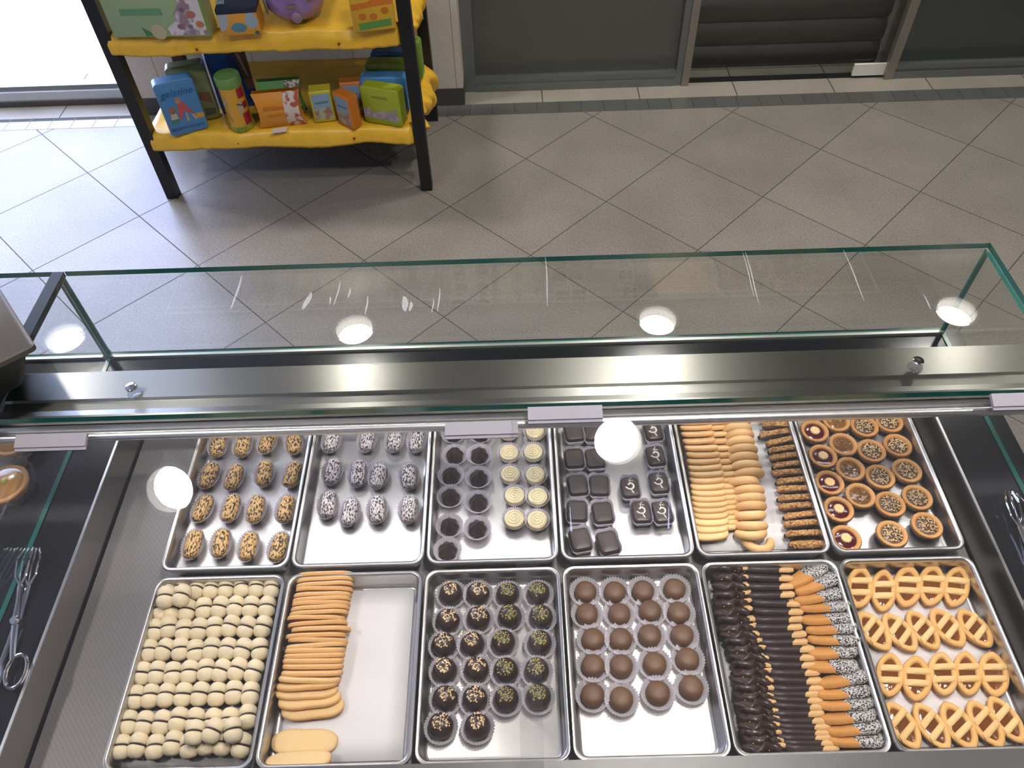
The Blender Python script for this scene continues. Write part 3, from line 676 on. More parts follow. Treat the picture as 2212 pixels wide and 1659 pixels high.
for par, tp, x0, x1 in ((p1, top1, -.757, -.650), (p1, top1, -.112, -.003), (p2, top2, .012, .123), (p2, top2, .700, .815)):
    hd = slab_on(par, 'handle', x0, x1, .002, .022, .0032, .006, tp, [M_handle, M_handle])
    hd2 = slab_on(hd, 'handle_lip', x0, x1, .0222, .027, .0032, .003, tp, [M_handle, M_handle])
# wipe marks on the top glass
M_smear = bpy.data.materials.new('wipe_streak'); M_smear.use_nodes = True; nt = M_smear.node_tree; nt.nodes.clear()
o_ = nt.nodes.new('ShaderNodeOutputMaterial'); a_ = nt.nodes.new('ShaderNodeBsdfTransparent'); d_ = nt.nodes.new('ShaderNodeBsdfDiffuse'); d_.inputs['Color'].default_value = (.8, .8, .86, 1); x_ = nt.nodes.new('ShaderNodeMixShader'); x_.inputs[0].default_value = .28
nt.links.new(a_.outputs[0], x_.inputs[1]); nt.links.new(d_.outputs[0], x_.inputs[2]); nt.links.new(x_.outputs[0], o_.inputs['Surface'])
sm = MB()
for u0, v0, u1, v1, wd in ((522, 596, 500, 668, 5), (672, 632, 655, 668, 12), (735, 608, 722, 660, 3), (756, 622, 753, 644, 4), (873, 640, 876, 672, 14), (888, 652, 886, 672, 8), (936, 644, 934, 676, 3), (950, 622, 946, 674, 3), (1178, 556, 1184, 662, 2.5), (1610, 545, 1640, 655, 2.5), (1604, 545, 1630, 640, 2), (1822, 540, 1868, 650, 2.5), (1994, 636, 2012, 668, 3), (794, 640, 790, 680, 4), (712, 640, 714, 656, 4)):
    z = ZG + .0008; pts = []
    for k in range(7):
        f_ = k / 6; hw = wd / 2 * (.35 + math.sin(f_ * PI) * .65)
        uu = u0 + (u1 - u0) * f_ + 1.2 * math.sin(f_ * 5); vv = v0 + (v1 - v0) * f_
        pts.append([tuple(at(uu - hw, vv, z)), tuple(at(uu + hw, vv, z))])
    sm.loops(pts, closed=False)
sm.obj('wipe_streaks', M_smear, case, smooth=False)['kind'] = 'stuff'

# neighbouring case on the left
nc = thing('pastry_case', 'second glass pastry case joined on the left, cut off by the picture edge', 'display case', (0, 0, 0))
XN = -1.75
MB().box(XN, XA - .0005, .2, 1.075, 0, ZL - .03).obj('cabinet', M_black, nc, smooth=False)
MB().box(XN, XA - .0005, .2, 1.075, ZL - .03, ZL - .001).obj('ledge', M_black, nc, smooth=False)
pane_box(nc, 'top_glass', XN, XA - .0105, .738, 1.070, ZG - .011, ZG, ('y0', 'y1', 'x1'))
pane_box(nc, 'front_glass', XN, XA - .006, 1.062, 1.070, ZL + .001, ZG - .012, ('x0', 'x1', 'z0'))
MB().box(XN, XA - .006, 1.0555, 1.0618, ZL, ZL + .006).obj('glass_channel', mat('pale_channel', (.40, .42, .38), .3, .8), nc, smooth=False)
extr(BAR, XN, XA - .012).obj('light_bar', M_bar, nc, smooth=False)
extr([(.7415, .818), (.7375, .820), (.7345, .812), (.7345, .800), (.7415, .800)], XN, XA - .012).obj('upper_track', M_steel_b, nc, smooth=False)

# steel topped box standing on the neighbouring glass
P = at(75, 745, .935); Q = at(0, 625, .935)
d = (Q - P); d.z = 0; d.normalize(); e_ = Vector((d.y, -d.x, 0))
if e_.x > 0: e_ = -e_
sb = thing('counter_scale', 'steel topped black scale on the left glass top, cut by the picture edge', 'scale', (P.x, P.y, ZG), (0, 0, math.atan2(d.y, d.x)))
sgn = 1 if (Matrix.Rotation(math.atan2(d.y, d.x), 3, 'Z') @ Vector((0, 1, 0))).dot(e_) > 0 else -1
b = MB(); pl = []
for z, i_ in ((.080, .006), (.083, .0), (.091, .0), (.093, .003)):
    o = rrect(.30 - 2 * i_, .24 - 2 * i_, .008 , 4); pl.append([(x + .15, sgn * (y + .12), z) for x, y in o])
b.loops(pl, True, True, True); b.obj('steel_pan', mat('pan_steel', (.11, .10, .09), .4, .6, bump=.05, bscale=50), sb)
b = MB(); pl = []
for z, i_ in ((.0008, .045), (.02, .035), (.074, .014), (.079, .014)):
    o = rrect(.30 - 2 * i_, .24 - 2 * i_, .012, 4); pl.append([(x + .15, sgn * (y + .12), z) for x, y in o])
b.loops(pl, True, True, True); b.obj('body', M_blackm, sb)

# ---------------------------------------------------------------- tongs
def tongs(label, loc, ang, z):
    t = thing('pastry_tongs', label, 'tongs', loc, (0, 0, ang))
    for s in (-1, 1):
        # handle arm: from pivot down to the ring, blade arm: from pivot to the fork
        zz = .006 + (.005 if s > 0 else 0)
        a = MB(); pts = [(0, 0, zz), (s * .004, -.03, zz), (s * .009, -.062, zz)]
        a.tube(pts, .0042, 8, rad=[.0055, .0045, .0038]); arm = a.obj('arm', M_chrome, t)
        ring = [(s * (.0185 + .0145 * math.cos(k * 2 * PI / 22 + PI)), -.080 + .025 * math.sin(k * 2 * PI / 22 + PI) * 1.0, zz) for k in range(23)]
        MB().tube(ring, .0028, 8).obj('finger_ring', M_chrome, arm)
        c = MB(); c.tube([(0, 0, zz), (-s * .002, .03, zz), (-s * .005, .06, zz + .002)], .005, 8, rad=[.006, .0045, .004])
        for k in (-1, 0, 1):
            c.tube([(-s * .005, .058, zz + .002), (-s * .006 + k * .008, .075, zz + .006), (-s * .006 + k * .010, .105, zz + .008), (-s * .004 + k * .006, .125, zz + .004)], .0018, 6)
        c.obj('fork', M_chrome, t)
    MB().lathe([(.0065, 0), (.0075, .004), (.0075, .016), (.005, .019)], 16).obj('pivot', M_chrome, t)
    return t
def at_dir(u0, v0, u1, v1, z):
    A, B = at(u0, v0, z), at(u1, v1, z); return A, B, math.atan2(B.y - A.y, B.x - A.x)
A, B, an = at_dir(10, 1440, 66, 1210, ZL + .01)
tongs('chrome scissor tongs lying on the black ledge beside the left glass divider', Vector((-.7725, .509, ZL)), an - PI / 2, ZL)
P = at(2205, 1165, ZL + .005)
tongs('chrome scissor tongs on the black ledge at the right end, mostly out of the picture', (.786, .562, ZL), R(-7), ZL)
# ================================================================== trays and pastries
X0 = -.6004; TW = .2200; ZB = .5605
def tray_mesh():
    b = MB(); w, l = .2165, .295
    def lp(ins, r, z): return [(x, y, z) for x, y in rrect(w - 2 * ins, l - 2 * ins, r, 6)]
    b.loops([lp(.0015, .017, ZT - .005), lp(0, .018, ZT - .002), lp(.001, .018, ZT), lp(.0045, .016, ZT), lp(.0065, .015, ZT - .002), lp(.0075, .014, ZT - .006), lp(.0095, .013, ZB + .005), lp(.0115, .012, ZB + .0012), lp(.0155, .010, ZB)], cap1=True)
    b.loops([lp(.0015, .017, ZT - .005), lp(.0105, .012, ZB - .001)][::-1]); b.loops([lp(.0105, .012, ZB - .001)][::-1], cap0=False, cap1=True)
    return b.mesh('tray', M_tray, angle=50)
tm = tray_mesh()
EDG = [-.599, -.3845, -.162, .059, .2815, .503, .7215]
def tray(k, row, label):
    o = bpy.data.objects.new('pastry_tray', tm); COL.objects.link(o)
    o.scale.x = (EDG[k + 1] - EDG[k] - .003) / .2165; o.scale.y = 1 if row == 0 else .315 / .295; o.location = ((EDG[k] + EDG[k + 1]) / 2, (.4500 if row == 0 else .7655), 0)
    return tag(o, label, 'tray', 'steel pastry trays')
FR = ['round cream sandwich biscuits', 'a row of tongue biscuits and white paper', 'nut topped truffles', 'milk chocolate domes', 'chocolate dipped and coconut biscuits', 'boat shaped jam tarts']
BK = ['nut coated logs', 'coconut coated logs', 'dark and white chocolates in cups', 'square and swirled chocolates', 'tongue, horseshoe and almond biscuits', 'round tartlets']
for k in range(6):
    tray(k, 0, 'steel tray holding ' + FR[k] + ', near row'); tray(k, 1, 'steel tray holding ' + BK[k] + ', far row')
def paper(k, row, dx0, dx1, label):
    cx_, cy_ = (EDG[k] + EDG[k + 1]) / 2, (.4500 if row == 0 else .7655); b = MB(); w, l = .184, .262
    L = []
    for j in range(9):
        y = cy_ - l / 2 + l * j / 8
        L.append([(cx_ - w / 2 + dx0 + (w + dx1 - dx0) * i / 6, y, ZB + .0012 + .0009 * noise.noise((i, j * .7, k))) for i in range(7)])
    b.loops(L, closed=False); o = b.obj('baking_paper', M_paper); md = o.modifiers.new('t', 'SOLIDIFY'); md.thickness = .0004
    return tag(o, label, 'baking paper')
paper(1, 0, 0, 0, 'white baking paper lying in the tray of tongue biscuits'); paper(4, 0, 0, -.006, 'white baking paper under the chocolate dipped biscuits'); paper(5, 0, 0, 0, 'white baking paper under the boat shaped jam tarts'); paper(4, 1, .0, 0, 'white baking paper under the tongue, horseshoe and almond biscuits')
ZP = ZB + .0015
class Batch:
    """pieces of one tray, eased together just enough to lie clear of its walls"""
    def __init__(s, k, row, ins=.0095): s.k, s.row, s.ins, s.L = k, row, ins, []
    def add(s, kind, label, P, rot, group, ex, ey, scale=(1, 1, 1), M=None): s.L.append([kind, label, Vector(P), rot, group, ex, ey, scale, M])
    def flush(s):
        yc = .4500 if s.row == 0 else .7655; hl = .1475 if s.row == 0 else .1575
        lim = ((EDG[s.k] + .0015 + s.ins, EDG[s.k + 1] - .0015 - s.ins), (yc - hl + s.ins, yc + hl - s.ins)); f_ = [1, 1]
        for ax in (0, 1):
            lo = min(l[2][ax] - l[5 + ax] for l in s.L); hi = max(l[2][ax] + l[5 + ax] for l in s.L); L0, L1 = lim[ax]
            if lo >= L0 and hi <= L1: continue
            q = min(1, (L1 - L0) / (hi - lo)); f_[ax] = q
            n0 = max(L0, min(lo, L1 - q * (hi - lo)))
            for l in s.L: l[2][ax] = n0 + (l[2][ax] - lo) * q
        q = min(f_)
        for kind, label, P, rot, group, ex, ey, sc, M in s.L:
            if M is not None:
                M = M.copy(); M.translation = P; kind.put(label, None, group=group, M=M @ Matrix.Scale(q, 4))
            else: kind.put(label, P, rot, tuple(x * q for x in sc), group)

def crop(x0, y0, s): return lambda x, y: (x0 + x / s, y0 + y / s)

# pastry colours
M_dough = baked('pale_biscuit', (.80, .57, .28), (.68, .35, .11))
M_bacio = mat('cream_biscuit', (.78, .66, .44), .75, bump=.5, bscale=160, var=.07, vscale=30, spec=.25)
M_dark = mat('dark_chocolate', (.030, .014, .010), .32, spec=.5, bump=.15, bscale=120)
M_dark2 = mat('dull_dark_chocolate', (.026, .013, .0105), .42, bump=.4, bscale=90)
M_milk = mat('milk_chocolate', (.125, .058, .024), .5, bump=.15, bscale=200, var=.12)
M_whitec = mat('white_chocolate', (.74, .64, .38), .45, bump=.3, bscale=70)
M_nut = mat('hazelnut_pieces', (.80, .58, .32), .6, var=.25, vscale=300)
M_pist = mat('pistachio_pieces', (.40, .36, .10), .6, var=.3, vscale=300)
M_jam = mat('red_jam', (.07, .004, .008), .12, coat=.6, bump=.2, bscale=90)
M_apric = mat('apricot_jam', (.17, .055, .009), .10, coat=.8, bump=.35, bscale=70, var=.25, vscale=60)
M_caram = mat('caramel_filling', (.19, .08, .018), .12, coat=.7, bump=.6, bscale=110, var=.4, vscale=90)
M_icing = mat('white_icing', (.75, .70, .62), .45)
M_gold = two_tone('nut_coating', (.035, .025, .015), (.68, .42, .16), 340, .42, .52, .65, .8, (1, .5, 1))
M_coco = two_tone('coconut_coating', (.05, .035, .03), (.72, .66, .65), 420, .42, .53, .8, .9, (1, .45, 1))
M_coco2 = two_tone('coconut_sprinkle', (.03, .018, .015), (.62, .60, .58), 420, .42, .54, .8, .9, (1, 1, 1))
M_crust = baked('tart_crust', (.60, .33, .12), (.50, .21, .055))
M_almond = two_tone('almond_coating', (.22, .09, .025), (.56, .30, .10), 230, .38, .6, .6, 1.0)
M_ora = mat('golden_biscuit', (.58, .27, .07), .7, bump=.5, bscale=260, var=.12, vscale=50, spec=.25)
M_beigeb = mat('beige_biscuit', (.66, .41, .18), .75, bump=.3, bscale=260, var=.08, spec=.25)

def scatter(b, cx_, cy_, n, rmax, hz, s, r, clump=None):
    for _ in range(n):
        a = r.random() * 2 * PI; d = rmax * math.sqrt(r.random())
        x, y = cx_ + d * math.cos(a), cy_ + d * math.sin(a)
        k = s * (.6 + .8 * r.random())
        b.blob((x, y, hz(x, y)), k * 1.5, k * .8, k * .8, Euler((r.random(), r.random(), r.random() * 6)), 5, 3)

def cup(parent, r0, r1, h, n=34, sx=1, sy=1, name='paper_cup', amp=.0009, saw=.0014, z0=0):
    b = MB()
    fl = lambda t, i: ((amp * (i / 3) if i else amp * .3) * math.cos(n * t), (saw * math.cos(n * t) if i == 3 else 0))
    b.lathe([(r0 * .5, z0 + .0003), (r0, z0 + .0004), (r0 + (r1 - r0) * .5, z0 + h * .5), (r1, z0 + h)], n * 4, fl, cap0=True, cap1=False, sx=sx, sy=sy)
    return b.obj(name, M_cup, parent, angle=180)

# ---------------- cream sandwich biscuits (near row, first tray)
def bacio():
    t = thing('sandwich_biscuit', '', 'biscuit'); r_ = .0134
    for s in (-1, 1):
        pr = [(.0106, .0008), (.0127, .0024), (.0136, .0058), (.0129, .0103), (.0100, .0146), (.0056, .0170), (.0012, .0177)]
        b = MB().lathe(pr, 24)
        for i, (x, y, z) in enumerate(b.v):
            k = 1 + .05 * noise.noise((x * 90, y * 90, z * 90 + s * 7)); b.v[i] = (x * k, s * z * k, -y * k if s > 0 else y * k)
        b.obj('biscuit_half', M_bacio, t)
    b = MB().lathe([(.0112, -.0018), (.0119, 0), (.0112, .0018)], 24)
    for i, (x, y, z) in enumerate(b.v): b.v[i] = (x, z, y)
    b.obj('chocolate_filling', M_dark, t)
    return Kind(t)
kb = bacio(); c = crop(210, 1220, 3.78); r = random.Random(3)
ROWS = [[(563, 202), (690, 192), (815, 200), (935, 195), (1055, 187), (1182, 183), (1302, 183), (1425, 193)],
        [(487, 372), (610, 368), (738, 372), (872, 357), (1005, 347), (1130, 343), (1256, 345), (1387, 347)],
        [(455, 535), (585, 512), (710, 535), (832, 527), (960, 515), (1090, 502), (1220, 512), (1355, 507)],
        [(415, 705), (550, 695), (680, 692), (805, 703), (935, 687), (1065, 690), (1192, 692), (1328, 692)],
        [(355, 890), (490, 882), (618, 890), (755, 877), (890, 862), (1015, 865), (1147, 855), (1282, 872)],
        [(305, 1083), (435, 1073), (567, 1067), (705, 1062), (842, 1056), (980, 1060), (1117, 1045), (1252, 1055)],
        [(247, 1290), (387, 1296), (530, 1290), (665, 1265), (800, 1270), (945, 1275), (1080, 1270), (1230, 1240)],
        [(187, 1492), (330, 1475), (477, 1490), (622, 1458), (755, 1480), (895, 1455), (1030, 1455), (1180, 1475)]]
def colw(i, n):
    h = n // 2
    return (ORD[i] + ' from the left') if i < h or i == h and n % 2 else (ORD[n - 1 - i] + ' from the right')
for j, row in enumerate(ROWS):
    for i, p in enumerate(row):
        u, v = c(*p); q = at(u, v, ZP + .0135)
        if i == 0: q.x = max(q.x, X0 + .031 - .016)
        kb.put('cream sandwich biscuit, %s row from the far edge, %s' % (ORD[j], colw(i, 8)), (q.x, q.y, ZP + .0137), (r.uniform(-.12, .12), r.uniform(-.3, .3), r.uniform(-.22, .22)), group='cream sandwich biscuits')
for (p, lb) in (((557, 262), 'left of the two lying on the far rows'), ((690, 250), 'right of the two lying on the far rows'), ((795, 1370), 'leftmost of three lying on the near rows'), ((945, 1355), 'middle one of three lying on the near rows'), ((1108, 1350), 'rightmost of three lying on the near rows')):
    u, v = c(*p); q = at(u, v, ZP + .0375)
    kb.put('cream sandwich biscuit on top, ' + lb, (q.x, q.y, ZP + .0365), (r.uniform(-.1, .1), r.uniform(-.3, .3), r.uniform(-.3, .3)), group='cream sandwich biscuits')

# ---------------- slab biscuits
def slab(L, W, T, waist=.0, n=36, jit=0, seed=0, ex=2.6):
    """oblong biscuit, domed top, browned rim; length x, width y, base z=0"""
    b = MB(); out = []
    for k in range(n):
        a = 2 * PI * k / n; ca, sa = math.cos(a), math.sin(a)
        x = L / 2 * math.copysign(abs(ca) ** (2 / ex), ca); y = W / 2 * math.copysign(abs(sa) ** (2 / ex), sa)
        y *= 1 - waist * math.exp(-(x / (L * .22)) ** 2)
        f_ = 1 + jit * noise.noise((ca * 2, sa * 2, seed)); out.append((x * f_, y * f_))
    rings = [(.96, 0, .75), (1.0, T * .3, .8), (.985, T * .6, .55), (.90, T * .86, .22), (.7, T * .98, .04), (.35, T, 0)]
    def ring(s, z):
        return [(math.copysign(max(abs(x) - (1 - s) * W / 2, 0), x), y * s, z) for x, y in out]
    b.loops([ring(s, z) for s, z, _ in rings], True, True, True, br=[q for _, _, q in rings])
    return b
def lean(P, W, a, yaw=0, roll=0):
    """matrix: biscuit standing on its long far edge, leaning toward the viewer; P = its upper near edge"""
    Rm = Matrix.Rotation(yaw, 4, 'Z') @ Matrix.Rotation(-a, 4, 'X') @ Matrix.Rotation(roll, 4, 'Y')
    off = (Matrix.Rotation(yaw, 4, 'Z') @ Matrix.Rotation(-a, 4, 'X')) @ Vector((0, -W / 2, 0))
    M = Rm.copy(); M.translation = Vector(P) - off
    return M
def single(name, b, m, cat):
    o = b.obj(name, m); o['category'] = cat; o['label'] = ''; return Kind(o)

kt = single('tongue_biscuit', slab(.093, .037, .0075, .10, jit=.03), M_dough, 'biscuit')
c = crop(540, 1210, 3.695)
S = [(585, 118), (582, 160), (578, 200), (575, 238), (560, 282), (552, 318), (548, 352), (540, 388), (530, 428), (508, 470), (520, 515), (548, 560), (505, 615), (518, 655), (510, 700), (498, 742), (492, 785), (482, 830), (478, 878), (470, 935), (448, 990), (440, 1050), (432, 1130)]
for i, p in enumerate(S):
    a = R(80 - 2 * max(0, i - 10) - (10 if i > 20 else 0) - (12 if i > 21 else 0)); W = .037
    u, v = c(*p); P = at(u, v, ZP + W * math.sin(a)); P.z = ZP + W * math.sin(a) + .002
    kt.put('tongue biscuit standing in the long leaning row, %s from the far end' % ORD[i], None, group='leaning tongue biscuits', M=lean(P, W, a, r.uniform(-.04, .04), r.uniform(-.02, .02)))
for p, a, lb in (((462, 1200), 26, 'tongue biscuit second nearest in the leaning row, its pale face showing'), ((495, 1285), 9, 'tongue biscuit lying lowest at the near end of the leaning row')):
    u, v = c(*p); P = at(u, v, ZP + .037 * math.sin(R(a)) + .003); kt.put(lb, None, group='leaning tongue biscuits', M=lean(P, .037, R(a), R(4), 0))
u, v = c(432, 1448); P = at(u, v, ZP + .006); kt.put('tongue biscuit lying flat and alone below the leaning row', (P.x, P.y, ZP), (0, 0, R(-1)), (1.04, 1.08, 1), group='flat tongue biscuits')
u, v = c(383, 1608); P = at(u, v, ZP + .022); kt.put('tongue biscuit tilted against the near rim of its tray', (P.x, P.y, P.z - .004), (R(-30), 0, R(3)), group='flat tongue biscuits')

# ---------------- truffles
def truffle(nm, mn, seed, cat='praline'):
    t = thing('truffle', '', 'truffle'); rr = random.Random(seed); b = MB(); R_ = .0192
    pr = [(.010, .0008), (.0165, .006), (.0192, .0145), (.0182, .022), (.014, .0285), (.008, .0325), (.0015, .034)]
    b.lathe(pr, 28)
    for i, (x, y, z) in enumerate(b.v):
        k = 1 + .06 * noise.noise((x * 60 + seed, y * 60, z * 60)); b.v[i] = (x * k, y * k, z)
    b.obj('chocolate_ball', M_dark, t)
    s = MB()
    hz = lambda x, y: .0150 + math.sqrt(max(.0190 ** 2 - x * x - y * y, 0)) * .985
    scatter(s, rr.uniform(-.003, .003), rr.uniform(.000, .005), 64, .0130, hz, .0013, rr)
    s.obj('chopped_nuts', mn, t)
    cup(t, .0140, .0256, .0140)
    return Kind(t)
kh = [truffle('h', M_nut, 1), truffle('h', M_nut, 2), truffle('h', M_nut, 5)]; kp = [truffle('p', M_pist, 3), truffle('p', M_pist, 4)]
c = crop(880, 1210, 3.695)
COLS = [[(340, 232), (315, 445), (282, 640), (290, 842), (295, 1062), (257, 1285)], [(562, 232), (565, 428), (516, 632), (550, 832), (537, 1068), (556, 1285)], [(805, 235), (822, 412), (766, 618), (790, 842), (792, 1067)], [(1055, 230), (1077, 417), (1066, 622), (1042, 842), (1055, 1052)]]
bt = Batch(2, 0)
for i, col in enumerate(COLS):
    for j, p in enumerate(col):
        u, v = c(*p); P = at(u, v, ZP + .019); k = kh[(i + j) % 3] if i < 2 else kp[j % 2]
        bt.add(k, 'truffle with %s, %s column, %s from the far rim' % ('chopped hazelnuts' if i < 2 else 'green pistachio crumbs', colname(i, 4), ORD[j]), (P.x, P.y, ZP), (0, 0, r.uniform(-.6, .6)), 'nut topped truffles in paper cups', .0245, .0245)

bt.flush()

# ---------------- milk chocolate domes
def dome():
    t = thing('praline', '', 'praline')
    b = MB().lathe([(.0150, .0008), (.0168, .004), (.0176, .010), (.0172, .0155), (.0145, .0195), (.009, .0215), (.0015, .022)], 28)
    for i, (x, y, z) in enumerate(b.v):
        k = 1 + .04 * noise.noise((x * 70, y * 70, z * 40)); b.v[i] = (x * k, y * k, z)
    b.obj('chocolate_dome', M_milk, t); cup(t, .0148, .0257, .0135); return Kind(t)
kd = dome(); c = crop(1200, 1200, 3.615)
G = [[(222, 228), (450, 228), (670, 222), (915, 205)], [(235, 398), (485, 397), (725, 375), (950, 388)], [(280, 592), (495, 592), (722, 565), (975, 565)], [(280, 797), (500, 802), (760, 785), (1017, 747)], [(275, 1025), (502, 1055), (785, 1008), (1043, 965)]]
bt = Batch(3, 0)
for j, row in enumerate(G):
    for i, p in enumerate(row):
        u, v = c(*p); P = at(u, v, ZP + .015)
        bt.add(kd, 'smooth milk chocolate dome in white cup, %s column, %s row from the far rim' % (colname(i, 4), ORD[j]), (P.x, P.y, ZP), (0, 0, r.uniform(0, 6)), 'milk chocolate domes', .025, .025)
bt.flush()

# ---------------- dark rosettes and white swirls
def rosette():
    t = thing('praline', '', 'praline'); b = MB()
    n = 7
    fl = lambda th, i: (.0011 * math.cos(n * th + i * .55) * (0 if i == 0 or i == 6 else 1), 0)
    b.lathe([(.0125, .0008), (.0150, .004), (.0158, .009), (.0142, .0145), (.010, .020), (.0055, .0245), (.0008, .0295)], 56, fl)
    for i, (x, y, z) in enumerate(b.v):
        s = max(0, z - .015) * .25; b.v[i] = (x + s * .3, y + s, z)
    b.obj('chocolate_rosette', M_dark2, t); cup(t, .0135, .0245, .0135); return Kind(t)
kr = rosette(); c = crop(900, 880, 4.74)
LEFT = [(375, 258), (385, 478), (345, 685), (338, 905), (330, 1205), (310, 1452)]; RIGHT = [(655, 255), (640, 475), (630, 708), (627, 960), (618, 1228)]
bt = Batch(2, 1)
for nm, col in (('left', LEFT), ('right', RIGHT)):
    for j, p in enumerate(col):
        u, v = c(*p); P = at(u, v, ZP + .014)
        bt.add(kr, 'piped dark chocolate, %s of the two dark columns, %s from the far rim' % (nm, ORD[j]), (P.x, P.y, ZP), (0, 0, r.uniform(-.8, .8)), 'piped dark chocolates', .0235, .0235)
def wswirl():
    t = thing('praline', '', 'praline'); b = MB()
    b.lathe([(.0135, .0008), (.0165, .005), (.0175, .013), (.0168, .0155), (.015, .0162), (.0018, .0172)], 32)
    b.obj('white_chocolate', M_whitec, t)
    s = MB(); pts = [((.0145 - .0135 * k / 60) * math.cos(k * .28), (.0145 - .0135 * k / 60) * math.sin(k * .28), .0162 + .0012 * k / 60) for k in range(60)]
    s.tube(pts, .0014, 6); s.obj('piped_swirl', M_whitec, t)
    cup(t, .0150, .0222, .0160); return Kind(t)
kw = wswirl()
for nm, col in (('left', [(945, 232), (948, 455), (962, 675), (1007, 892), (1003, 1130)]), ('right', [(1217, 232), (1200, 447), (1222, 682), (1247, 905), (1242, 1143)])):
    for j, p in enumerate(col):
        u, v = c(*p); P = at(u, v, ZP + .016)
        bt.add(kw, 'white chocolate swirl, %s of the two white columns, %s from the far rim' % (nm, ORD[j]), (P.x, P.y, ZP), (0, 0, r.uniform(0, 6)), 'white chocolate swirls', .021, .021)
bt.flush()

# ---------------- coated logs
def log(m_, seed, h=.021):
    t = thing('chocolate_log', '', 'chocolate'); b = MB(); L = []
    for i in range(13):
        f_ = -1 + 2 * i / 12; y = .0245 * math.sin(f_ * PI / 2); w = .0130 * max(math.cos(f_ * PI / 2), .08) ** .33
        l = []
        for k in range(22):
            a = 2 * PI * k / 22; x = w * math.cos(a); z = .0105 + (h - .0105) * math.sin(a) * (w / .0130) if math.sin(a) > 0 else .0105 + .0095 * math.sin(a)
            q = 1 + .09 * noise.noise((x * 170 + seed, y * 170, z * 170)) ; l.append((x * q, y * q, .0105 + (z - .0105) * q + .0006))
        L.append(l)
    b.loops(L, True, True, True); b.obj('coated_log', m_, t, angle=180)
    cup(t, .0152, .0214, .0125, 34, .92, 1.42); return Kind(t)
kg = [log(M_gold, 1), log(M_gold, 9)]; kc = [log(M_coco, 3), log(M_coco, 6)]
c = crop(340, 900, 4.88)
G = [[(565, 290), (828, 292), (1088, 255), (1370, 262)], [(470, 612), (730, 632), (1052, 592), (1350, 602)], [(400, 962), (697, 960), (960, 972), (1277, 970)], [(295, 1342), (590, 1330), (880, 1362), (1200, 1372)]]
TI = [[.0, -.1, -.25, .05], [-.25, -.2, -.02, -.25], [-.3, -.15, -.1, -.12], [-.12, -.03, -.1, -.2]]
bt = Batch(0, 1)
for j, row in enumerate(G):
    for i, p in enumerate(row):
        u, v = c(*p); P = at(u, v, ZP + .013)
        bt.add(kg[(i + j) % 2], 'oval chocolate coated with golden nuts, %s column, %s row from the far rim' % (colname(i, 4), ORD[j]), (P.x, P.y, ZP), (0, 0, TI[j][i] + .12), 'nut coated logs', .0195, .028)
bt.flush()
c = crop(620, 890, 4.88)
G = [[(432, 292), (808, 285), (1095, 285), (1330, 292)], [(440, 622), (710, 645), (925, 665), (1245, 672)], [(392, 972), (620, 1050), (910, 1022), (1245, 1022)]]
TI = [[-.15, -.15, -.1, -.15], [-.1, -.05, -.15, .05], [-.05, -.12, .0, -.08]]
bt = Batch(1, 1)
for j, row in enumerate(G):
    for i, p in enumerate(row):
        u, v = c(*p); P = at(u, v, ZP + .013)
        bt.add(kc[(i + j) % 2], 'oval chocolate rolled in white coconut, %s column, %s row from the far rim' % (colname(i, 4), ORD[j]), (P.x, P.y, ZP), (0, 0, TI[j][i] + .08), 'coconut coated logs', .0195, .028)
bt.flush()

# ---------------- square chocolates
def square(swirl):
    t = thing('praline', '', 'praline'); b = MB(); w, l = (.0335, .0425) if not swirl else (.031, .043)
    def lp(ins, rr_, z): return [(x, y, z) for x, y in rrect(w - 2 * ins, l - 2 * ins, rr_, 4)]
    b.loops([lp(.002, .005, .0008), lp(.0, .006, .004), lp(0.0004, .006, .014), lp(.0025, .006, .0178), lp(.007, .005, .0190), lp(.012, .003, .0193)], True, True, True)
    b.obj('chocolate_square', M_dark2 if not swirl else M_dark, t)
    if swirl:
        s = MB(); pts = []
        for k in range(26):
            a = PI * .9 - k * .27; q = .0015 + .0062 * min(k / 14, 1); pts.append((q * math.cos(a) - .001, q * math.sin(a) + .001 - (0 if k < 20 else (k - 20) * .0018), .0196))
        s.tube(pts, .0013, 6, rad=[.0022 - .00004 * k for k in range(26)])
        s.tube([(.003, .0165, .0196), (-.0015, .012, .0196), (.0058, .0095, .0196)], .0008, 6); s.tube([(-.0015, .0125, .0194), (.0, .006, .0196)], .0006, 6)
        s.tube([(.0005, -.007, .0196), (.0025, -.0125, .0196), (.004, -.0155, .0196)], .0011, 6, rad=[.0008, .0014, .0009])
        s.obj('icing_swirl', M_icing, t)
    b = MB(); n = 112; L = []
    base = rrect(1, 1, .22, 6)
    for i, (q, z) in enumerate(((.98, .0004), (1.06, .008), (1.17, .0175))):
        l = []
        for k in range(n):
            f_ = k / n * len(base); i0 = int(f_) % len(base); i1 = (i0 + 1) % len(base); fr = f_ - int(f_)
            x = base[i0][0] * (1 - fr) + base[i1][0] * fr; y = base[i0][1] * (1 - fr) + base[i1][1] * fr
            wv = 1 + (.02 * math.cos(2 * PI * k / 4) * i / 2); l.append((x * w * q * wv, y * LL * q * wv, z + (.001 * math.cos(2 * PI * k / 4) if i == 2 else 0)))
        L.append(l)
    b.loops(L, True, True, False); b.obj('paper_case', M_cup, t, angle=180)
    return Kind(t)
LL = .043
ks = square(False); kq = square(True); c = crop(1180, 880, 4.88)
bt = Batch(3, 1)
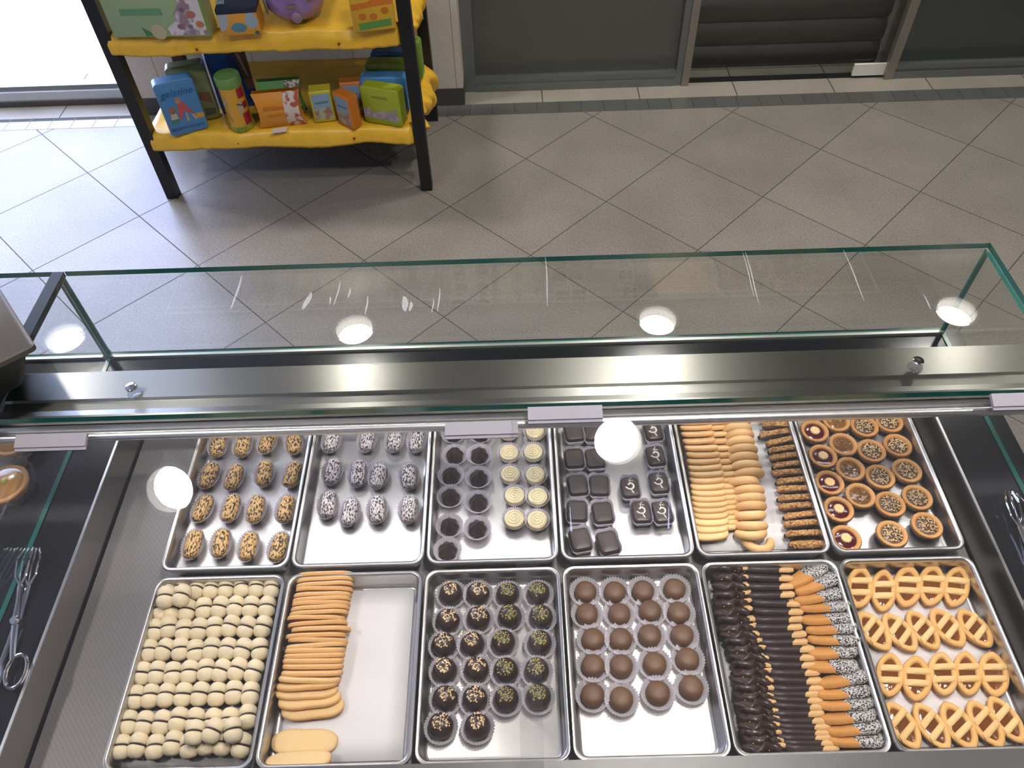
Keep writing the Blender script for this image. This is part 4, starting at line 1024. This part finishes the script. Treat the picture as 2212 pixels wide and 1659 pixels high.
for nm, col in (('left', [(293, 255), (295, 530), (332, 812), (325, 1085), (360, 1385)]), ('right', [(498, 252), (515, 530), (560, 817), (595, 1102), (652, 1415)])):
    for j, p in enumerate(col):
        u, v = c(*p); P = at(u, v, ZP + .016)
        bt.add(ks, 'plain dark chocolate square, %s of the two plain columns, %s from the far rim' % (nm, ORD[j]), (P.x, P.y, ZP), (0, 0, r.uniform(-.08, .08) + (.12 if j == 4 else .02)), 'plain dark squares', .020, .026)
for p, lb, an in (((1128, 240), 'rightmost column, first from the far rim', .1), ((1152, 500), 'rightmost column, second from the far rim', .08), ((1187, 782), 'rightmost column, third from the far rim', .06), ((1220, 1090), 'rightmost column, nearest the viewer', .1), ((888, 832), 'half way down, left of the others', .02), ((1005, 1088), 'nearest row, left of its neighbour', .03)):
    u, v = c(*p); P = at(u, v, ZP + .018)
    bt.add(kq, 'dark square with white icing swirl, ' + lb, (P.x, P.y, ZP), (0, 0, an), 'iced dark squares', .020, .026)
bt.flush()

# ---------------- tongue, horseshoe and almond biscuits (far row, fifth tray)
c = crop(1450, 860, 4.484)
kA = single('tongue_biscuit', slab(.062, .030, .0065, .0, jit=.03, seed=4), M_dough, 'biscuit')
def lerp(T, f_):
    f_ *= len(T) - 1; i = min(int(f_), len(T) - 2); g_ = f_ - i
    return tuple(T[i][k] * (1 - g_) + T[i + 1][k] * g_ for k in range(len(T[0])))
N = 21
for (path, nm, sc) in (([(382, 150), (430, 330), (470, 560), (505, 770), (528, 960), (545, 1130), (540, 1290)], 'right', (.86, .9, 1)), ([(215, 155), (265, 330), (320, 560), (360, 770), (380, 980), (395, 1160), (400, 1390)], 'left', (1, 1, 1))):
    for i in range(N):
        f_ = i / (N - 1); p = lerp(path, f_); a = R(42 - 14 * f_ - (16 * max(0, f_ - .75) / .25)); W = .030 * sc[1]
        u, v = c(*p); z = ZP + W * math.sin(a) + .003 + (.004 if nm == 'left' else 0); P = at(u, v, z)
        kA.put('pale tongue biscuit in the %s of two leaning rows, %s from the far end' % (nm, ORD[i]), None, group='pale leaning tongue biscuits', M=lean(P, W, a, r.uniform(-.04, .04) + .02) @ Matrix.Diagonal((*sc, 1)))
# horseshoes
b = MB(); pts = []; rad = []
for k in range(23):
    f_ = -1 + 2 * k / 22; a = f_ * 1.75
    pts.append((.0205 * math.sin(a), .018 - .024 * math.cos(a) * (1 if abs(a) < 1.57 else 1.0), 0)); rad.append(.0078 * (1 - .32 * abs(f_) ** 6))
b.tube(pts, .008, 12, rad=rad); b.br = [.25 + .2 * (abs(p[0]) / .03) for p in b.v]
kH = single('horseshoe_biscuit', b, M_dough, 'biscuit')
S = [(650, 155), (650, 208), (665, 270), (685, 335), (690, 402), (717, 478), (725, 557), (752, 637), (780, 712), (727, 795), (780, 878), (790, 957), (800, 1037), (795, 1135), (810, 1238), (807, 1335), (862, 1470)]
for i, p in enumerate(S):
    a = R([74, 74, 74, 74, 74, 73, 72, 72, 72, 70, 70, 70, 68, 60, 60, 48, 22][i]); u, v = c(*p); z = ZP + .006 + .030 * math.sin(a)
    P = at(u, v, z); M = Matrix.Rotation(r.uniform(-.05, .05) + (.0 if i < 16 else -.1), 4, 'Z') @ Matrix.Rotation(-a, 4, 'X')
    off = M @ Vector((0, -.006, 0)); M.translation = P - off
    kH.put('horseshoe biscuit of the middle row, %s from the far end' % ORD[i], None, group='horseshoe biscuits', M=M)
# almond
def almond(seed, cm, L=.058, W=.027, T=.010):
    t = thing('almond_biscuit', '', 'biscuit')
    b = slab(L, W, T * .8, jit=.12, seed=seed, ex=2.0)
    for i, (x, y, z) in enumerate(b.v): b.v[i] = (x * .985, y * .97 + .0015, z)
    b.obj('chocolate_base', M_dark, t)
    b = MB(); 
    for k in range(3):
        pass
    d = slab(L, W * .62, T, jit=.10, seed=seed + 1, ex=2.0)
    for i, (x, y, z) in enumerate(d.v):
        q = .0012 * noise.noise((x * 380, y * 380, z * 380 + seed)); d.v[i] = (x, y - W * .18 + q, z + q)
    d.obj('almond_topping', cm, t, angle=180)
    s = MB(); rr = random.Random(seed)
    for _ in range(34): s.blob((rr.uniform(-.46, .46) * L * .9, -W * .47 + rr.uniform(-.001, .004), rr.uniform(.1, .95) * T), .0017, .0012, .0009, Euler((rr.random() * 6, rr.random() * 6, rr.random() * 6)), 5, 3)
    s.obj('almond_pieces', M_nut if False else M_almond2, t)
    return Kind(t)
M_almond2 = mat('almond_grains', (.60, .34, .12), .6, var=.25, vscale=300)
kl = [almond(1, M_almond), almond(5, M_almond)]
S = [(1020, 185), (1048, 268), (1020, 350), (1090, 425), (1118, 503), (1132, 575), (1160, 655), (1160, 733), (1197, 812), (1210, 893), (1215, 980), (1230, 1060), (1278, 1148), (1282, 1230), (1295, 1328), (1335, 1462)]
YW = [-.02, -.08, .16, .2, .12, .12, .1, .03, .08, .0, .02, .05, .1, .05, .03, .0]
for i, p in enumerate(S):
    a = R(72 if i < 15 else 38); W = .024; u, v = c(*p); z = ZP + W * math.sin(a) + .004; P = at(u, v, z)
    kl[i % 2].put('almond topped chocolate biscuit in the right row, %s from the far end' % ORD[i], None, group='almond chocolate biscuits', M=lean(P, .027, a, YW[i]))

# ---------------- round tartlets
def tartlet(kind):
    t = thing('tartlet', '', 'tartlet'); b = MB()
    n = 36; fl = lambda th, i: ((.0006 * math.cos(n * th) if 1 <= i <= 4 else 0), (.0003 * math.cos(n * th) if i in (3, 4) else 0))
    pr = [(.0175, .0012, .4), (.0225, .006, .6), (.0262, .0135, .8), (.0272, .0170, .7), (.0258, .0190, .35), (.0215, .0184, .3), (.0188, .0160, .7), (.0183, .0135, .8)]
    b.lathe([p[:2] for p in pr], n * 3, fl, cap0=True, cap1=True, br=[p[2] for p in pr]); b.obj('crust', M_crust, t, angle=60)
    f_ = MB(); rr = random.Random(3)
    f_.lathe([(.0192, .0150), (.0150, .0166), (.008, .0172), (.001, .0173)], 32, cap0=False)
    if kind == 'jam':
        f_.obj('jam', M_jam, t)
        k = MB(); fl2 = lambda th, i: (.0007 * math.cos(12 * th), 0)
        k.lathe([(.0090, .0168), (.0094, .0195), (.0084, .0208), (.004, .0212), (.0005, .0212)], 60, fl2, br=[.2, .1, 0, 0, 0]); k.obj('pastry_flower', M_dough, t)
    elif kind == 'caramel':
        for i, (x, y, z) in enumerate(f_.v): f_.v[i] = (x, y, z + .0012 * noise.noise((x * 160, y * 160, 2)))
        f_.obj('caramel', M_caram, t)
        s = MB(); scatter(s, 0, 0, 16, .014, lambda x, y: .0168, .0024, rr); s.obj('glazed_nuts', M_caram, t)
    else:
        f_.obj('chocolate_cream', mat('nut_cream', (.075, .03, .012), .35), t)
        s = MB(); scatter(s, 0, 0, 95, .0172, lambda x, y: .0172 + rr.random() * .0018, .0014, rr); s.obj('chopped_nuts', mat('pale_nuts', (.68, .50, .26), .6, var=.3, vscale=400), t)
    cup(t, .0200, .0278, .0130, 36); return Kind(t)
kj, kk, kn = tartlet('jam'), tartlet('caramel'), tartlet('nut')
c = crop(1700, 860, 4.485)
bt = Batch(5, 1, .007)
for k, nm, cn, col in ((kj, 'red jam tartlet with pastry flower', 'first', [(283, 263), (363, 503), (425, 757), (515, 1012), (583, 1293)]), (kk, 'caramel glazed tartlet', 'second', [(508, 163), (575, 390), (645, 625), (740, 880)]), (kn, 'chopped nut tartlet', 'third', [(795, 215), (863, 450), (947, 700), (1045, 962), (1058, 1248)]), (kn, 'chopped nut tartlet', 'fourth', [(1050, 170), (1133, 398), (1225, 640), (1325, 897), (1418, 1165)])):
    for j, p in enumerate(col):
        u, v = c(*p); P = at(u, v, ZP + .0175)
        bt.add(k, '%s, %s column from the left, %s from the far rim' % (nm, cn, ORD[j]), (P.x, P.y, ZP), (0, 0, r.uniform(0, 6)), 'round tartlets', .0275, .0275)
bt.flush()

# ---------------- boat tarts
def boat(seed, wd):
    t = thing('boat_tart', '', 'tart'); n = 40; L, W = .037, wd
    def o(s, k):
        a = 2 * PI * k / n; ca, sa = math.cos(a), math.sin(a)
        x = W * sa * abs(sa) ** .25; y = L * ca
        return x * s * (1 if s > .99 else 1), y * (1 - (1 - s) * W / L * 1.25)
    def ring(s, z, j=0): return [(o(s, k)[0], o(s, k)[1], z + .0008 * noise.noise((k * .7, s * 5, seed))) for k in range(n)]
    pr = [(.70, .0008, .3), (.88, .004, .5), (1.0, .0105, .7), (1.02, .0135, .65), (.95, .0158, .3), (.76, .0162, .12), (.62, .0148, .4), (.58, .0115, .7)]
    MB().loops([ring(s, z) for s, z, _ in pr], True, True, False, br=[q for _, _, q in pr]).obj('crust', M_crust2, t, angle=60)
    MB().loops([ring(.63, .0125), ring(.45, .0136), ring(.15, .0142)], True, False, True).obj('jam', M_apric, t)
    rr = random.Random(seed)
    for yc in (-.0098, .0098):
        y0 = yc + rr.uniform(-.0012, .0012); hw = .0054; b = MB(); Ls = []
        for k in range(9):
            u = -1 + 2 * k / 8; x = u * W * .78; z = .0158 + .0016 * (1 - u * u); yc = y0 + x * .36
            Ls.append([(x, yc - hw, z - .003), (x, yc - hw * .95, z + .0004), (x, yc - hw * .4, z + .0018), (x, yc + hw * .4, z + .0018), (x, yc + hw * .95, z + .0004), (x, yc + hw, z - .003)])
        b.loops(Ls, True, True, True, br=[.35, .12, .02, 0, 0, 0, .02, .12, .35]); b.obj('pastry_strip', M_dough2, t, angle=60)
    return Kind(t)
M_crust2 = baked('boat_crust', (.80, .50, .19), (.68, .33, .085)); M_dough2 = baked('pale_strip', (.84, .58, .26), (.72, .38, .12))
kbt = [boat(1, .0215), boat(2, .0225), boat(3, .0205)]; c = crop(1800, 1180, 3.464)
ROW = [([(210, 243), (395, 268), (585, 237), (775, 228), (968, 238)], (-50, 320)), ([(315, 567), (520, 578), (702, 560), (895, 542), (1110, 546)], (235, 300)), ([(437, 892), (645, 920), (853, 885), (1045, 882), (1252, 888)], (-40, 340)), ([(530, 1267), (760, 1275), (972, 1270), (1182, 1255), (1345, 1225)], (245, 370))]
bt = Batch(5, 0, .0065)
JT = [0, 0.04, -.02, .03, .05]
for j, (row, dv) in enumerate(ROW):
    for i, p in enumerate(row):
        u, v = c(*p); P = at(u, v, ZP + .012); ua, va = c(p[0] - dv[0] / 2, p[1] - dv[1] / 2); ub, vb = c(p[0] + dv[0] / 2, p[1] + dv[1] / 2)
        if j == 0: ua += [0, 0, 0, 4, 8][i]; ub -= [0, 0, 0, 4, 8][i]
        if j == 2: ua += [0, 2, -8, -6, -4][i]; ub -= [0, 2, -8, -6, -4][i]
        A, B = at(ua, va, ZP + .012), at(ub, vb, ZP + .012); d_ = A - B; th = math.atan2(d_.y, d_.x) - PI / 2
        ex, ey = math.hypot(.022 * math.cos(th), .037 * math.sin(th)) * .96, math.hypot(.022 * math.sin(th), .037 * math.cos(th)) * .96
        s = min(1.12, max(.92, d_.length / .074))
        bt.add(kbt[(i * 2 + j) % 3], 'boat shaped apricot tart, %s row from the far rim, %s from the left' % (ORD[j], ORD[i]), (P.x, P.y, ZP), (0, 0, math.atan2(d_.y, d_.x) - PI / 2 + JT[i]), 'boat shaped jam tarts', ex, ey, (1, s, 1))
bt.flush()

# ---------------- chocolate fans, dipped and coconut biscuits (near row, fifth tray)
def fan(seed):
    t = thing('chocolate_biscuit', '', 'biscuit'); b = slab(.060, .035, .0095, jit=.22, seed=seed, ex=2.0)
    for i, (x, y, z) in enumerate(b.v):
        q = .0052 * noise.noise((x * 110, y * 110, seed)); w = 1 - .45 * math.exp(-((x - .004) / .006) ** 2) * (1 if y < 0 else 0) - .3 * abs(x / .03) ** 2
        b.v[i] = (x, y * w + q, z * (1 - .3 * abs(x / .03)) + q)
    b.obj('chocolate_coating', M_dark, t)
    d = slab(.0150, .0180, .0050, jit=.25, seed=seed + .3, ex=2.0)
    for i, (x, y, z) in enumerate(d.v): d.v[i] = (x + .0235, y - .0015, z + .0030)
    d.obj('biscuit_edge', M_beigeb, t)
    s = MB(); rr = random.Random(seed); 
    for _ in range(3): s.blob((rr.uniform(-.02, .024), -.013 + rr.uniform(-.002, .006), rr.uniform(-.001, .006)), .0018, .0012, .001, Euler((rr.random() * 6, 0, rr.random() * 6)), 5, 3)
    s.obj('orange_crumbs', mat('orange_peel', (.5, .26, .05), .6), t)
    return Kind(t)
kf = [fan(2), fan(7), fan(12)]; c = crop(1500, 1190, 3.537)
path = [(285, 165), (305, 320), (315, 470), (350, 620), (400, 740), (450, 880), (470, 1020), (480, 1160), (515, 1290), (530, 1420), (560, 1545)]
N = 24
for i in range(N):
    p = lerp(path, i / (N - 1)); a = R(47); W = .033; u, v = c(*p); z = ZP + W * math.sin(a) + .004; P = at(u, v, z)
    kf[i % 3].put('dark chocolate covered nut biscuit in the leftmost row, %s from the far end' % ORD[i], None, group='chocolate covered nut biscuits', M=lean(P, W, a, r.uniform(-.1, .1)))
def dipped():
    t = thing('dipped_biscuit', '', 'biscuit')
    slab(.078, .0285, .0070, jit=.02, ex=3).obj('biscuit', M_beigeb, t)
    b = slab(.0620, .0300, .0088, jit=.05, ex=3.2)
    for i, (x, y, z) in enumerate(b.v): b.v[i] = (x - .0095, y - .0003, z - .0008)
    b.obj('chocolate_coating', M_dark2, t); return Kind(t)
kdp = dipped(); path = [(570, 165), (610, 330), (640, 490), (665, 640), (725, 780), (765, 930), (805, 1080), (790, 1190), (830, 1330), (870, 1440), (905, 1540)]
N = 26
for i in range(N):
    p = lerp(path, i / (N - 1)); a = R(50); W = .030; u, v = c(p[0] + r.uniform(-22, 22), p[1]); z = ZP + W * math.sin(a) + .004; P = at(u, v, z)
    kdp.put('long biscuit dipped in dark chocolate, second row of its tray, %s from the far end' % ORD[i], None, group='chocolate dipped biscuits', M=lean(P, W, a, r.uniform(-.05, .03) - .04))
def coconut(seed):
    t = thing('coconut_biscuit', '', 'biscuit')
    slab(.076, .029, .0085, jit=.04, seed=seed, ex=2.2).obj('biscuit', M_ora, t)
    b = slab(.0450, .0350, .0115, jit=.10, seed=seed + 2, ex=2.4)
    for i, (x, y, z) in enumerate(b.v):
        q = .0009 * noise.noise((x * 400, y * 400, z * 400)); b.v[i] = (x + .0195 + q, y + q, z - .0008 + q)
    b.obj('coconut_dip', M_coco2, t, angle=180); return Kind(t)
kcc = [coconut(1), coconut(4)]
S = [((835, 232), (930, 168), 30), ((895, 300), (1030, 242), 40), ((903, 382), (1040, 352), 45), ((940, 448), (1100, 432), 45), ((952, 538), (1105, 522), 42), ((992, 615), (1150, 600), 45), ((1010, 692), (1168, 690), 45), ((1012, 792), (1150, 772), 35), ((988, 895), (1140, 892), 38), ((1092, 1015), (1235, 982), 45), ((1070, 1107), (1240, 1088), 48), ((1097, 1192), (1255, 1180), 48), ((1117, 1295), (1280, 1272), 48), ((1165, 1385), (1318, 1362), 48), ((1165, 1460), (1330, 1455), 40)]
bt = Batch(4, 0)
for i, (pa, pb, a) in enumerate(S):
    a = R(a); W = .029; ua, va = c(*pa); ub, vb = c(*pb); z = ZP + W * math.sin(a) * .6 + .007
    A, B = at(ua, va, z), at(ub, vb, z); P = (A + B) / 2 + Vector((.0015, 0, 0)); yaw = math.atan2(B.y - A.y, B.x - A.x)
    M = Matrix.Rotation(yaw, 4, 'Z') @ Matrix.Rotation(-a, 4, 'X'); M.translation = P
    bt.add(kcc[i % 2], 'golden biscuit with coconut dipped end in the right row, %s from the far end' % ORD[i], P, None, 'coconut dipped biscuits', .041, .014, M=M)
L_ = bt.L; dx = max(0, max(l[2].x for l in L_) + .042 - (EDG[5] - .011))
for l in L_: kk_ = l[0]; l[8].translation = l[2] - Vector((min(dx, .008), 0, 0)); kk_.put(l[1], None, group=l[4], M=l[8])

# ---------------- tarts in the neighbouring case
tag(MB().loops([[(x - 1.035, y + .72, z) for x, y in rrect(.27, .36, .015)] for z in (ZL + .0005, ZL + .006)], True, True, True).obj('cake_board', mat('clear_tray', (.35, .34, .33), .3, .3)), 'grey board under the wrapped tarts at the left picture edge', 'board')
M_film = thin_glass('clear_wrap', (.9, .9, .9), .08, 1.6, dirt=.10)
def wrapped():
    t = thing('wrapped_tart', '', 'tart'); b = MB()
    b.lathe([(.036, .001), (.043, .010), (.046, .020), (.044, .023), (.040, .022)], 40, br=[.5, .7, .7, .4, .3]); b.obj('crust', M_crust, t)
    MB().lathe([(.041, .0205), (.03, .0245), (.001, .0255)], 32, cap0=False).obj('apricot_glaze', M_apric2, t)
    MB().blob((.004, -.002, .0265), .0075, .0065, .004, n=10).obj('green_cherry', mat('candied_green', (.42, .42, .08), .3), t)
    fl = lambda th, i: (.003 * noise.noise((th * 3, i * 2, 1)) + .0015 * math.cos(13 * th), 0)
    MB().lathe([(.048, .0005), (.054, .012), (.058, .028), (.060, .034)], 60, fl, cap0=False, cap1=False).obj('clear_cup', M_film, t, angle=180); return Kind(t)
M_apric2 = mat('apricot_glaze', (.42, .20, .05), .15, coat=.8, bump=.2, bscale=60)
kwt = wrapped()
for (u, v), lb in (((8, 1045), 'nearest the viewer'), ((30, 945), 'beside the milky door handle'), ((-85, 985), 'cut off by the picture edge')):
    P = at(u, v, ZL + .026); kwt.put('apricot glazed tart with green cherry in a clear cup, ' + lb, (P.x, P.y, ZL + .0062), (0, 0, r.uniform(0, 6)), (.86, .86, .9), group='wrapped tarts')
# ================================================================== light
wd = bpy.data.worlds.new('daylight'); SC.world = wd; wd.use_nodes = True
bg = wd.node_tree.nodes['Background']; bg.inputs['Color'].default_value = (.54, .62, 1.0, 1); bg.inputs['Strength'].default_value = SKY_S
al = bpy.data.lights.new('window_portal', 'AREA'); al.shape = 'RECTANGLE'; al.size = WIN_X - XL; al.size_y = 2.35; al.cycles.is_portal = True
ao = bpy.data.objects.new('window_portal', al); COL.objects.link(ao); ao.location = ((WIN_X + XL) / 2, 3.2, 1.28); ao.rotation_euler = (R(-90), 0, 0)
cy = SC.cycles
cy.use_denoising = True; cy.sample_clamp_indirect = 6.0; cy.max_bounces = 10; cy.diffuse_bounces = 4; cy.glossy_bounces = 5; cy.transmission_bounces = 8; cy.transparent_max_bounces = 24
cy.caustics_reflective = False; cy.caustics_refractive = False
vs = SC.view_settings; vs.view_transform = 'Standard'; vs.look = 'None'; vs.gamma = 1.0; vs.exposure = 0.06; vs.use_curve_mapping = False
